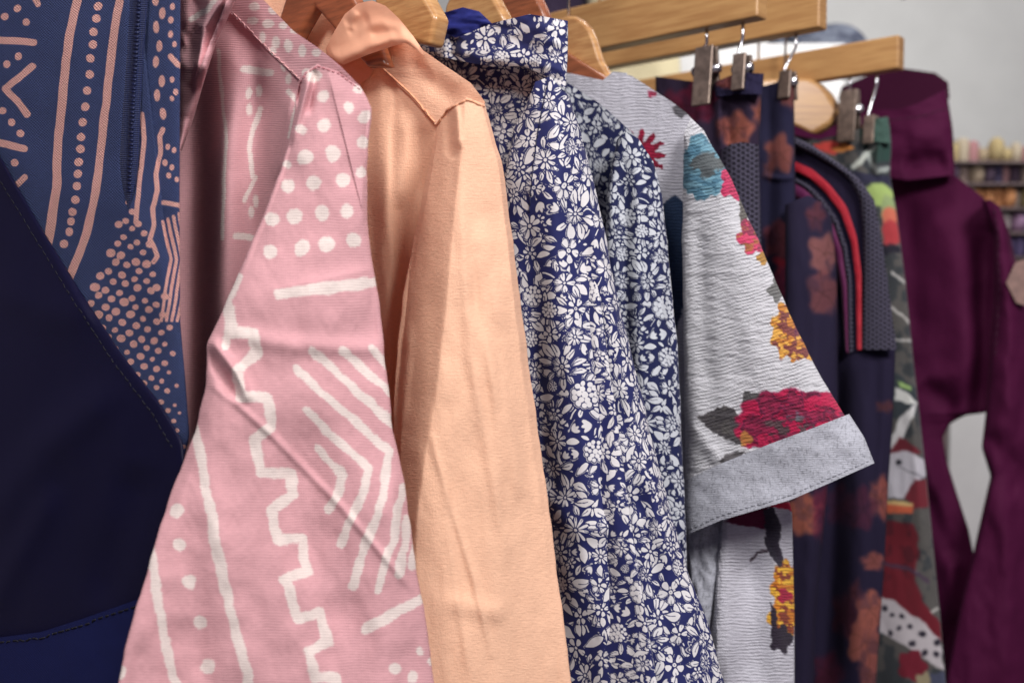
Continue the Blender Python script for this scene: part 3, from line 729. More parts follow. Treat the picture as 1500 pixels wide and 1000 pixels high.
    for i in range(9000):
        x, y = rng.uniform(0, N), rng.uniform(0, N); r = int(10 * scale)
        if (cov_(x, y, r) > 0).mean() < .07:
            q = rng.random(); R = rng.uniform(8, 13) * scale
            if q < .40: stamp(x, y, R, daisy(R, rng.choice([5, 5, 6]), rng.uniform(0, 6), .20, .1), 2.0)
            elif q < .55: stamp(x, y, R, cluster(R), 2.0)
            elif q < .70: stamp(x, y, R * 1.1, bud(R * 1.1, rng.uniform(0, 6)), 2.0)
            else: stamp(x, y, R * 1.1, leaf(R * 1.1, R * .45, rng.uniform(0, 6), rng.random() < .5, rng.uniform(-.6, .6)), 2.0)
    for i in range(5000):
        x, y = rng.uniform(0, N), rng.uniform(0, N); r = int(5 * scale)
        if (cov_(x, y, r) > 0).mean() < .005:
            R = rng.uniform(4, 6.5) * scale; stamp(x, y, R, leaf(R, R * .45, rng.uniform(0, 6), False, 0), 1.6)
    for x, y, R in big:
        q = rng.random()
        if q < .62: stamp(x, y, R, daisy(R, rng.choice([5, 6, 7, 8, 9, 11]), rng.uniform(0, 6), rng.choice([.14, .18, .22, .26]), .55), 2.2)
        elif q < .78: stamp(x, y, R * .92, cluster(R * .92), 2.6)
        else: stamp(x, y, R * .9, daisy(R * .9, 5, rng.uniform(0, 6), .17, .5), 2.6)
    return A
FLORAL = make_floral()
def floral_ink(ox=0, oy=0, sc=1.0, rot=0.0, warp=None):
    c, s = math.cos(rot), math.sin(rot)
    def f(x, y):
        if warp is not None: x = warp(x, y)
        u = ((x * c + y * s) / sc + ox) % NT_; v = ((-x * s + y * c) / sc + oy) % NT_
        u = u + 1.2 * fbm(x / 9, y / 9, 91, 2); v = v + 1.2 * fbm(x / 9, y / 9, 92, 2); u %= NT_; v %= NT_
        i = np.floor(u).astype(int); j = np.floor(v).astype(int); fu = u - i; fv = v - j; i %= NT_; j %= NT_; i1 = (i + 1) % NT_; j1 = (j + 1) % NT_
        return ((FLORAL[j, i] * (1 - fu) + FLORAL[j, i1] * fu) * (1 - fv) + (FLORAL[j1, i] * (1 - fu) + FLORAL[j1, i1] * fu) * fv) * sc
    return f
def roundwarp(L, R, k=.8):
    """print foreshortens towards the sides of a rounded sleeve"""
    def w(x, y):
        l = np.interp(y, [p[1] for p in L], [p[0] for p in L]); r = np.interp(y, [p[1] for p in R], [p[0] for p in R])
        c = (l + r) / 2; h = (r - l) / 2 + 1; t = np.clip((x - c) / h, -1, 1)
        return c + h * (t * (1 - k) + np.arcsin(t) * k)
    return w

# ---------------------------------------------------------------- 4 floral shirt in front
FNAVY = (31, 36, 88); FWHITE = (212, 210, 212)
M_FLO = fabric('navy_cotton_with_white_flowers', FNAVY, ink=FWHITE, weave='plain', pitch=.75, bump=.2, heather=.09, edge=.35, gap=.03, sheen=.06, rough=.7)
M_VELVET = fabric('navy_velvet', (22, 28, 92), weave='crepe', pitch=.8, bump=.2, sheen=.9, sheen_tint=(90, 100, 210), heather=.1, rough=.7)
M_THREAD_F = simple('navy_thread', (26, 30, 70), .7, var=.05, scale=300)
K4 = .604
fs = thing('floral_shirt', Pt(900, 1150, .57), 'navy shirt with white flowers and a standing collar, in front of its darker twin', 'shirt', 'navy floral shirts')
panel('body_panel', fs, M_FLO, [[520, 40, 640, 70, 700, 92, 760, 97, 800, 110, 829, 141, 848, 190], [520, 400, 860, 300], [520, 800, 930, 800], [520, 1230, 1000, 1230]], bdp(K4), bf=.006, bb=.012, prof=6, step=1.5, ink=floral_ink(130, 400, .74, .5),
    folds=lambda x, y: crease(x, y, [(770, 120), (752, 240), (750, 500)], -.006, 14), wr=(.005, 50, 180, 101))
FR = [(833, 142), (850, 190), (868, 260), (885, 330), (897, 400), (915, 480), (935, 560), (950, 620), (965, 680), (985, 760), (1010, 840), (1040, 920), (1062, 1000), (1118, 1230)]
FL = [(772, 150), (752, 190), (738, 260), (735, 330), (738, 400), (748, 480), (757, 560), (765, 620), (772, 680), (782, 760), (792, 840), (800, 920), (806, 1000), (820, 1230)]
fsl = panel('sleeve', fs, M_FLO, [[772, 152, 784, 120, 806, 112, 833, 142]] + [[l[0], l[1], r[0], r[1]] for l, r in list(zip(FL, FR))[1:]],
    flat(.566, 850, -3e-5), bf=.016, bb=.012, prof=2.2, step=1.1, smooth=5, ink=floral_ink(0, 0, .90, -.2, roundwarp(FL, FR, .7)),
    folds=lambda x, y: crease(x, y, [(800, 140), (812, 300), (838, 520), (870, 800), (900, 1000)], .007, 34) + crease(x, y, [(850, 230), (880, 400), (930, 620), (990, 850)], .004, 16) - crease(x, y, [(835, 300), (870, 480), (910, 640)], .004, 22) - crease(x, y, [(775, 300), (785, 520), (800, 760), (830, 1000)], .004, 18) - crease(x, y, [(930, 720), (960, 860), (1000, 1000)], .004, 22) + crease(x, y, [(770, 700), (850, 780), (960, 760)], .002, 16), wr=[(.005, 70, 190, 102), (.0005, 22, 34, 103)], edge=2.5)
stitches('armhole_seam', fsl, [(803, 118), (792, 170), (781, 240), (775, 310)], M_THREAD_F, fs, dash=14, gap=.4, rad=.0006, lift=.0004)
panel('collar_lining', fs, M_VELVET, [[621, 47, 632, 33, 650, 19, 678, 11, 702, 17, 724, 38], [620, 58, 640, 48, 655, 45, 680, 50, 724, 42], [620, 66, 655, 60, 690, 56, 724, 48]], bdp(K4, .010), bf=.010, bb=.01, step=1.6, wr=(.006, 30, 14, 104))
panel('collar', fs, M_FLO, [[609, 69, 630, 52, 650, 47, 668, 56, 722, 34, 776, 21, 805, 26, 832, 31], [613, 78, 650, 65, 690, 64, 740, 55, 790, 58, 832, 74], [618, 85, 650, 84, 686, 92, 722, 98, 767, 97, 800, 112, 829, 130]], bdp(K4, -.016), bf=.010, bb=.006, prof=3, step=1.2, ink=floral_ink(500, 250, .86, .2),
    folds=lambda x, y: crease(x, y, [(640, 76), (720, 84), (800, 92)], .004, 14) - crease(x, y, [(668, 56), (660, 84)], .006, 8) + crease(x, y, [(796, 30), (806, 110)], .004, 20), wr=(.003, 50, 30, 105))

# ---------------------------------------------------------------- 5 floral shirt behind
M_FLO2 = fabric('dark_navy_cotton_with_white_flowers', (22, 29, 72), ink=(194, 198, 205), weave='plain', pitch=.75, bump=.2, heather=.09, edge=.35, gap=.03, sheen=.06, rough=.7)
K5 = .517
f2 = thing('floral_shirt', Pt(960, 1150, .63), 'darker navy shirt with white flowers, half hidden behind the collared floral shirt', 'shirt', 'navy floral shirts')
panel('body_panel', f2, M_FLO2, [[660, 70, 800, 105, 832, 122, 880, 153, 925, 193, 953, 235, 967, 290], [660, 500, 975, 430], [660, 1230, 1000, 1230]], bdp(K5), bf=.006, bb=.012, prof=6, step=1.7, ink=floral_ink(250, 700, .72, .3),
    folds=lambda x, y: crease(x, y, [(905, 220), (890, 400), (900, 700)], -.006, 12), wr=(.005, 50, 180, 111))
F2L = [(903, 205), (888, 290), (886, 400), (892, 520), (900, 680), (905, 800), (910, 1000), (915, 1230)]; F2R = [(957, 237), (971, 290), (982, 400), (993, 520), (1001, 680), (1006, 800), (1012, 1000), (1015, 1230)]
panel('sleeve', f2, M_FLO2, [[903, 205, 915, 192, 935, 203, 957, 237]] + [[l[0], l[1], r[0], r[1]] for l, r in list(zip(F2L, F2R))[1:]], flat(.622, 950, 0), bf=.012, bb=.01, prof=2.2, step=1.5, ink=floral_ink(620, 120, .78, -.1, roundwarp(F2L, F2R, .7)),
    folds=lambda x, y: crease(x, y, [(935, 220), (938, 500), (950, 800)], .005, 16) - crease(x, y, [(915, 240), (915, 600)], .004, 10) + crease(x, y, [(965, 300), (975, 600)], .003, 8), wr=(.004, 40, 160, 112), edge=2)

# ---------------------------------------------------------------- 6 grey knit tee
M_KNIT = fabric('grey_loopback_knit_with_printed_flowers', (205, 205, 212), weave='knit', pitch=3.9, bump=.8, heather=.24, gap=.06, sheen=.08, use_print=True, rough=.95, tilt=-.30)
M_KNITB = fabric('grey_jersey_with_printed_flowers', (176, 174, 186), weave='knit', pitch=3.6, bump=.6, heather=.24, gap=.06, sheen=.05, use_print=True, rough=.95)
M_CUFF = fabric('heather_grey_jersey', (172, 174, 184), weave='knit', pitch=1.8, bump=.4, heather=.5, gap=.06, sheen=.05, rough=.95, fleck=.3)
GREY = (218, 218, 224)
def knit_jit(x, y, s=3.0, seed=120): return x + s * fbm(x / 6, y / 5, seed, 2), y + s * fbm(x / 6, y / 4, seed + 1, 2)
def blob(x, y, cx, cy, rx, ry, n, amp, ph=0.0):
    th = np.arctan2((y - cy) / ry, (x - cx) / rx); r = np.hypot((x - cx) / rx, (y - cy) / ry)
    return (1 + amp * np.cos(n * th + ph) - r) * min(rx, ry)
def tee_sleeve_art(x, y):
    x0, y0 = x, y; x, y = knit_jit(x, y); c = np.tile(np.array(GREY, np.float32), (len(x), 1))
    n1 = fbm(x / 14, y / 9, 131, 3); n2 = fbm(x / 22, y / 16, 132, 3); n3 = fbm(x / 9, y / 6, 133, 2)
    # blue bloom at the shoulder
    m = np.maximum(blob(x, y, 1030, 250, 34, 40, 7, .1), poly(x, y, [(1003, 225), (1012, 200), (1028, 195), (1046, 215), (1062, 250), (1069, 272), (1045, 282), (1030, 295), (1024, 284), (1006, 283)]))
    c = over(c, (118, 164, 184), cov(m, 1.5)); c = over(c, (74, 118, 142), cov(np.minimum(m, (n1 - .06) * 20), 3) * .8)
    c = over(c, (92, 92, 92), cov(np.minimum(m, blob(x, y, 1036, 240, 22, 18, 4, .25) + n1 * 10), 3) * .85)
    m = poly(x, y, [(1012, 172), (1030, 186), (1000, 150), (985, 145)])
    c = over(c, (100, 98, 100), cov(m, 2) * .8)
    # pink bloom on the outer edge
    m = blob(x, y, 1078, 268, 22, 24, 5, .18); c = over(c, (206, 58, 104), cov(m, 1.5)); c = over(c, (150, 30, 70), cov(np.minimum(m, n1 * 30 - 3), 2) * .8)
    m = blob(x, y, 1092, 300, 10, 26, 3, .2); c = over(c, (108, 104, 100), cov(m, 1.5))
    m = blob(x, y, 1104, 345, 22, 26, 6, .16, 1); c = over(c, (150, 54, 84), cov(m, 1.5)); c = over(c, (216, 70, 110), cov(np.minimum(m, n1 * 30), 3)); c = over(c, (170, 124, 60), cov(np.minimum(m, n3 * 30 - 5), 3) * .7)
    m = blob(x, y, 1118, 378, 9, 8, 4, .2); c = over(c, (188, 140, 70), cov(m, 1.5))
    m = blob(x, y, 1138, 425, 12, 16, 4, .2); c = over(c, (96, 96, 94), cov(m, 1.5) * .8)
    # orange bloom
    m = np.maximum(blob(x, y, 1158, 485, 28, 42, 9, .12), blob(x, y, 1178, 510, 18, 16, 6, .15))
    c = over(c, (206, 134, 58), cov(m, 1.5)); c = over(c, (120, 60, 70), cov(np.minimum(m, n1 * 34 - 2), 3) * .85); c = over(c, (236, 178, 84), cov(np.minimum(m, n3 * 30 - 4), 3)); c = over(c, (110, 50, 80), cov(np.minimum(m, blob(x, y, 1172, 478, 10, 12, 3, .3)), 3) * .8)
    # the rose and its leaves
    leaf = poly(x, y, [(1020, 610), (1040, 603), (1060, 594), (1076, 599), (1090, 620), (1092, 640), (1110, 650), (1080, 650), (1052, 638), (1034, 624)])
    c = over(c, (78, 74, 78), cov(leaf, 1.5)); c = over(c, (104, 100, 98), cov(np.minimum(leaf, n1 * 20 - 1), 3) * .7)
    lf2 = poly(x, y, [(1087, 590), (1090, 570), (1100, 575), (1112, 574), (1116, 588), (1108, 598), (1092, 596)])
    c = over(c, (92, 90, 92), cov(lf2, 1.5))
    lf3 = poly(x, y, [(1054, 674), (1064, 664), (1090, 660), (1086, 672), (1060, 682)]); c = over(c, (96, 92, 96), cov(lf3, 1.5))
    rose = np.maximum(blob(x, y, 1158, 614, 76, 44, 12, .06), blob(x, y, 1108, 632, 30, 24, 6, .1)); rose = np.maximum(rose, blob(x, y, 1215, 600, 34, 24, 7, .08))
    c = over(c, (118, 32, 72), cov(rose, 1.5))
    c = over(c, (192, 32, 80), cov(np.minimum(rose, (n2 - .02) * 60), 5)); c = over(c, (168, 40, 80), cov(np.minimum(rose, (-n2 - .12) * 50), 5) * .8)
    for q in range(5):
        ring = 3.2 - np.abs(np.hypot((x - 1158) / 1.5, y - 622) - 9 - q * 9 + 14 * n2)
        c = over(c, (84, 22, 50), cov(np.minimum(rose, np.minimum(ring, n1 * 40 + 4)), 3) * .6)
    ctr = blob(x, y, 1158, 626, 38, 13, 5, .2); c = over(c, (92, 84, 84), cov(np.minimum(ctr, n1 * 30 + 2), 3) * .8); c = over(c, (110, 120, 130), cov(np.minimum(blob(x, y, 1166, 610, 12, 6, 4, .2), n3 * 20 + 3), 2) * .7)
    c = over(c, (206, 150, 70), cov(np.minimum(blob(x, y, 1092, 642, 9, 10, 3, .2), rose + 4), 2) * .8)
    return c
def tee_body_art(x, y):
    x, y = knit_jit(x, y); c = np.tile(np.array((204, 203, 213), np.float32), (len(x), 1)); n1 = fbm(x / 14, y / 9, 141, 3); n3 = fbm(x / 9, y / 6, 143, 2)
    # red daisy
    th = np.arctan2(y - 228, x - 936); r = np.hypot(x - 936, y - 228)
    m = 22 + 18 * np.abs(np.cos(th * 6.5)) ** 1.5 - r
    c = over(c, (150, 22, 58), cov(m, 1.5)); c = over(c, (104, 12, 40), cov(np.minimum(m, n1 * 30), 3) * .6)
    m = poly(x, y, [(968, 300), (990, 285), (1004, 300), (1010, 420), (985, 500), (966, 420)]); c = over(c, (44, 62, 92), cov(m, 2))
    m = poly(x, y, [(982, 158), (996, 152), (1008, 164), (998, 176)]); c = over(c, (100, 98, 104), cov(m, 2))
    m = blob(x, y, 954, 138, 6, 4, 3, .2); c = over(c, (170, 60, 90), cov(m, 2))
    # lower edge: leaves, lilies, an orange bloom
    m = poly(x, y, [(1120, 740), (1150, 735), (1170, 735), (1170, 752), (1150, 745)]); c = over(c, (214, 40, 76), cov(m, 1.5))
    m = poly(x, y, [(1060, 765), (1090, 740), (1125, 735), (1120, 775), (1090, 770)]); c = over(c, (104, 26, 62), cov(m, 2))
    m = poly(x, y, [(1118, 745), (1132, 742), (1144, 770), (1142, 800), (1152, 835), (1132, 815), (1122, 790)]); c = over(c, (54, 48, 62), cov(m, 1.5))
    m = stroke(x, y, [(1122, 790), (1134, 815), (1152, 838), (1164, 850)], 7); c = over(c, (62, 58, 70), cov(m, 1.5)); m = stroke(x, y, [(1100, 820), (1112, 808), (1124, 806)], 4); c = over(c, (70, 56, 66), cov(m, 1.5))
    m = np.maximum(blob(x, y, 1152, 862, 22, 40, 8, .14), blob(x, y, 1148, 905, 22, 26, 6, .14)); c = over(c, (208, 128, 48), cov(m, 1.5)); c = over(c, (128, 56, 50), cov(np.minimum(m, n1 * 34 - 2), 3) * .85); c = over(c, (236, 182, 66), cov(np.minimum(m, n3 * 30 - 3), 3)); c = over(c, (170, 40, 70), cov(np.minimum(m, blob(x, y, 1150, 872, 10, 10, 3, .2)), 2))
    m = np.maximum(blob(x, y, 1144, 935, 16, 20, 5, .16), poly(x, y, [(1128, 880), (1138, 895), (1138, 930), (1130, 920)])); c = over(c, (52, 44, 58), cov(m, 1.5))
    return c
K6 = .4535
tee = thing('knit_tee', Pt(1060, 1150, .68), 'light grey knit tee with coloured flowers, a red rose above its turned-up sleeve cuff', 't-shirt')
panel('body_panel', tee, M_KNITB, [[800, 100, 884, 118, 899, 106, 925, 111, 985, 150, 1005, 165, 1028, 192], [800, 300, 990, 250, 1030, 260], [800, 500, 1060, 480], [800, 700, 1140, 690], [800, 745, 1160, 745], [800, 900, 1164, 900], [800, 1230, 1164, 1230]],
    bdp(K6, .004, near=.672), bf=.008, bb=.012, prof=6, step=1.7, color=tee_body_art,
    folds=lambda x, y: crease(x, y, [(1060, 740), (1052, 860), (1048, 1000)], .012, 10, side=1) - crease(x, y, [(1022, 770), (1026, 850), (1024, 1000)], .014, 12) - crease(x, y, [(1100, 800), (1096, 1000)], .006, 26) + crease(x, y, [(1140, 750), (1140, 1000)], .004, 16), wr=(.004, 60, 140, 121))
nb_ = panel('neckband', tee, M_CUFF, [[868, 160, 884, 117, 898, 105, 918, 107], [884, 170, 897, 132, 908, 119, 922, 117]], bdp(K6, -.002), bf=.0015, bb=.002, step=1.6)
tsl = panel('sleeve', tee, M_KNIT, [[1001, 222, 1002, 195, 1012, 173, 1031, 191], [1001, 262, 1069, 258], [999, 340, 1106, 340], [1000, 420, 1140, 420], [1002, 490, 1170, 490], [1003, 550, 1200, 548], [1003, 630, 1236, 608], [1004, 715, 1251, 616]],
    flat(.662, 1000, -1.6e-4), bf=.020, bb=.014, prof=2.2, step=1.25, color=tee_sleeve_art, smooth=4,
    folds=lambda x, y: crease(x, y, [(1010, 620), (1050, 670), (1100, 690)], .003, 10) + crease(x, y, [(1060, 330), (1090, 460), (1120, 560)], .003, 24) - crease(x, y, [(1020, 300), (1030, 450), (1040, 600)], .003, 16), wr=[(.0045, 70, 130, 122), (.0009, 26, 7, 123)], edge=2.5)
panel('cuff', tee, M_CUFF, [[1002, 704, 1060, 677, 1130, 649, 1190, 627, 1244, 606], [1001, 745, 1058, 724, 1148, 690, 1200, 668, 1266, 640], [1003, 784, 1055, 762, 1110, 746, 1160, 731, 1220, 705, 1281, 678]],
    flat(.652, 1000, -1.6e-4), bf=.020, bb=.018, prof=3, step=1.5, smooth=3, wr=[(.003, 60, 50, 124)])
stitches('cuff_stitch', SURFO['cuff'], [(1010, 775), (1055, 755), (1110, 739), (1160, 724), (1220, 698), (1272, 675)], simple('grey_thread', (150, 152, 162), .9), tee, dash=6, gap=3, rad=.0005, lift=.0003)
panel('sleeve_lining', tee, M_CUFF, [[1006, 770, 1058, 752], [1008, 800, 1060, 800], [1012, 850, 1052, 840], [1016, 930, 1038, 925]], flat(.668, 1000, 0), bf=.006, bb=.006, step=2, wr=(.006, 20, 40, 125))

# ---------------------------------------------------------------- 7 clipped leggings and skirts
DARK = (34, 30, 54); ORG = (176, 98, 76); WINE = (92, 26, 56)
M_DK = fabric('dark_jersey_with_rust_flowers', DARK, weave='mesh', pitch=3.6, bump=.5, use_print=True, rough=.8, heather=.12, gap=.07, sheen=0)
M_MESH = fabric('grey_airtex_mesh', (88, 84, 104), weave='mesh', pitch=6.0, bump=1.0, rough=.85, heather=.1, gap=.42, sheen=0)
def dark_art(base, blobs, seed, wine=None):
    def f(x, y):
        c = np.tile(np.array(base, np.float32), (len(x), 1)); X = x + 5 * fbm(x / 14, y / 14, seed, 2); Y = y + 5 * fbm(x / 14, y / 14, seed + 1, 2)
        n = fbm(x / 16, y / 22, seed + 3, 3)
        if wine is not None: c = over(c, wine, sstep(-.05, .3, fbm(x / 28, y / 40, seed + 4, 2)) * .8)
        for cx, cy, rx, ry, col, k in blobs:
            m = blob(X, Y, cx, cy, rx, ry, 5, .14, k)
            col = np.array(col) * 1.0; c = over(c, col, cov(m, 7) * (.75 + .25 * np.clip(n * 3, -1, 1))); c = over(c, col * .6 + np.array(base) * .3, cov(np.minimum(m, n * 30 - 4), 7) * .6)
            a = np.arctan2(Y - cy, X - cx); c = over(c, col * .5, cov(np.minimum(m, 1.6 - np.abs(np.sin(a * 2.5 + k)) * np.hypot(X - cx, Y - cy)), 3) * .6)
        return c
    return f
PNK = (196, 70, 96)
KA = .308
la = thing('clipped_leggings', Pt(1050, 1150, .81), 'dark leggings with rust flowers and a grey mesh panel', 'leggings', 'clipped leggings')
panel('body_panel', la, M_DK, [[960, 112, 1046, 124, 1082, 108, 1117, 111], [960, 150, 1047, 150, 1115, 150], [960, 210, 1112, 210], [960, 400, 1116, 400], [960, 1230, 1135, 1230]], bdp(KA, .012), bf=.014, bb=.01, prof=4, step=2.2,
    color=dark_art((46, 34, 56), [(1068, 120, 18, 14, ORG, 0), (1080, 190, 22, 24, ORG, 1), (1110, 165, 8, 16, ORG, 0), (1020, 150, 30, 30, (120, 30, 58), 2), (980, 170, 22, 34, (96, 26, 50), 1), (1000, 220, 20, 20, (70, 24, 44), 0), (1060, 190, 10, 16, (124, 66, 60), 0)], 201),
    folds=lambda x, y: crease(x, y, [(1052, 115), (1056, 220)], .006, 7) - crease(x, y, [(1062, 150), (1070, 215)], .004, 8) + crease(x, y, [(1100, 120), (1095, 215)], .003, 10), wr=(.004, 40, 60, 202))
panel('waistband', la, M_DK, [[1046, 121, 1082, 106, 1119, 108], [1048, 142, 1082, 138, 1117, 138]], bdp(KA, -.004), bf=.008, bb=.02, step=1.8, color=dark_art((40, 36, 66), [(1066, 117, 18, 11, (150, 76, 66), 0)], 204), wr=(.003, 20, 20, 205))
panel('mesh_panel', la, M_MESH, [[1056, 220, 1070, 211, 1088, 208, 1111, 212], [1055, 300, 1113, 300], [1060, 500, 1120, 500], [1080, 1230, 1135, 1230]], bdp(KA, -.004), bf=.014, bb=.01, step=2.2, wr=(.003, 30, 90, 203))
KB = .192
lb = thing('clipped_leggings', Pt(1130, 1150, .9), 'dark leggings with two rust petals and a red patch, clipped to middle bar', 'leggings', 'clipped leggings')
panel('body_panel', lb, M_DK, [[1060, 130, 1120, 126, 1140, 120, 1163, 121], [1060, 260, 1165, 262], [1060, 430, 1168, 430], [1060, 700, 1172, 700], [1060, 1230, 1180, 1230]], bdp(KB), bf=.016, bb=.012, prof=4, step=2.2,
    color=dark_art((36, 34, 62), [(1158, 140, 14, 18, (140, 78, 70), 0), (1142, 225, 20, 26, (158, 86, 72), 1), (1126, 250, 8, 12, (130, 70, 66), 0), (1140, 350, 22, 26, (142, 66, 76), 1), (1160, 392, 26, 18, (206, 44, 62), 0), (1148, 420, 16, 26, (150, 44, 80), 2), (1165, 440, 10, 34, (88, 24, 70), 0)], 211),
    folds=lambda x, y: crease(x, y, [(1118, 258), (1142, 262), (1166, 260)], .003, 4) + crease(x, y, [(1128, 130), (1128, 420)], -.004, 10), wr=(.003, 40, 90, 212))

lc = thing('hanging_leggings', Pt(1200, 1150, .9), 'slim dark leggings with a rust flower, hanging inside the curve of the red edging', 'leggings', 'hanging leggings')
panel('body_panel', lc, M_DK, [[1150, 300, 1184, 286, 1203, 296, 1218, 318], [1150, 400, 1226, 400], [1150, 600, 1228, 600], [1150, 712, 1212, 712], [1150, 910, 1194, 910], [1150, 1230, 1186, 1230]], flat(.885, 1200, 0), bf=.016, bb=.012, prof=2.5, step=2.2,
    color=dark_art((36, 30, 56), [(1208, 372, 22, 28, (158, 98, 92), 0), (1206, 428, 24, 32, (128, 72, 74), 1), (1196, 318, 14, 20, (104, 52, 62), 1), (1182, 545, 12, 18, (120, 66, 66), 0), (1178, 750, 26, 34, (190, 106, 80), 2), (1206, 752, 14, 40, (118, 40, 66), 0), (1196, 600, 10, 14, (84, 50, 60), 0)], 221),
    folds=lambda x, y: crease(x, y, [(1190, 300), (1200, 600), (1180, 1000)], .004, 14), wr=(.003, 40, 120, 222))

# ---------------------------------------------------------------- 8 dark jacket with red edging
KD = .136
DO = [(1165, 202), (1190, 212), (1215, 230), (1245, 250), (1262, 266), (1281, 293)]
MI = [(1150, 208), (1165, 215), (1190, 226), (1220, 243), (1245, 265), (1259, 292), (1264, 330), (1265, 400), (1262, 512)]
RO = [(1140, 230), (1165, 237), (1190, 248), (1215, 270), (1240, 302), (1255, 346), (1262, 402), (1262, 512)]
RI = [(1140, 252), (1165, 259), (1185, 269), (1205, 288), (1228, 320), (1242, 362), (1249, 412), (1251, 512)]
LI = [(1140, 284), (1165, 291), (1185, 300), (1205, 330), (1222, 372), (1232, 424), (1238, 512)]
M_D = fabric('dark_navy_jersey', DARK, weave='mesh', pitch=3.4, bump=.5, use_print=True, rough=.85, heather=.12, gap=.07, sheen=0)
def jacket_art(x, y):
    c = dark_art((34, 28, 54), [(1290, 730, 16, 30, (168, 90, 76), 0), (1262, 745, 22, 30, (82, 34, 58), 1), (1230, 740, 20, 30, (70, 28, 54), 1), (1280, 822, 18, 12, (160, 88, 78), 2), (1254, 868, 10, 18, (108, 52, 60), 0), (1275, 892, 22, 26, (190, 108, 88), 1), (1268, 940, 26, 34, (184, 104, 86), 0), (1276, 990, 18, 26, (176, 98, 84), 1), (1236, 900, 16, 30, (84, 34, 52), 0), (1214, 985, 22, 30, (80, 20, 44), 0), (1298, 596, 10, 8, (120, 62, 58), 0), (1240, 1040, 40, 26, (160, 88, 76), 0)], 231)(x, y)
    return c
dj = thing('edged_jacket', Pt(1250, 1150, .93), 'dark sports jacket with grey mesh shoulder, bright red curved edging and wine lining', 'jacket')
M_RED = fabric('bright_red_tape', (176, 20, 44), weave='rib', pitch=1.6, bump=.4, rough=.5, heather=.2, gap=.06, sheen=.1, satin=.2)
M_WINE = fabric('wine_lining', (92, 22, 72), weave='plain', pitch=1, bump=.2, rough=.6, heather=.2, gap=.04)
panel('body_panel', dj, M_D, [[1100, 195] + [v for p in DO for v in p], [1100, 400, 1298, 400], [1100, 512, 1312, 512], [1100, 612, 1308, 612], [1100, 712, 1301, 712], [1100, 820, 1296, 820], [1100, 1000, 1283, 1000], [1100, 1230, 1275, 1230]], bdp(KD), bf=.012, bb=.014, prof=4, step=2.0, color=jacket_art,
    folds=lambda x, y: crease(x, y, [(1262, 540), (1262, 760), (1250, 1000)], .008, 22) - crease(x, y, [(1225, 520), (1222, 760), (1210, 1000)], .012, 18) + crease(x, y, [(1296, 520), (1288, 800)], .003, 8), wr=(.003, 40, 120, 232))
def strip(name, mat, A_, B_, off, bf=.003, step=1.8, **k):
    """a band of cloth between two lines"""
    n = 40; a = resample(np.array(A_).ravel(), n); b = resample(np.array(B_).ravel(), n)
    return panel(name, dj, mat, [[p[0], p[1], q[0], q[1]] for p, q in zip(a, b)], bdp(KD, off), bf=bf, bb=.003, step=step, smooth=3, **k)
strip('mesh_panel', M_MESH, [(1150, 207)] + MI[1:], [(1150, 196)] + DO + [(1288, 330), (1299, 400), (1308, 470), (1314, 512)], -.014, bf=.006)
strip('red_edging', M_RED, [(.65 * a[0] + .35 * b_[0], .65 * a[1] + .35 * b_[1]) for a, b_ in zip(RI, RO)], RO, -.015, bf=.0012, wr=(.0015, 20, 24, 233))
strip('grey_piping', M_MESH, [(p[0] - 7, p[1] + 5) for p in RI], [(p[0] - 1, p[1] + 1) for p in RI], -.015, bf=.002)
strip('wine_facing', M_WINE, LI, [(p[0] - 8, p[1] + 6) for p in RI], -.014, bf=.004, wr=(.002, 30, 60, 234))

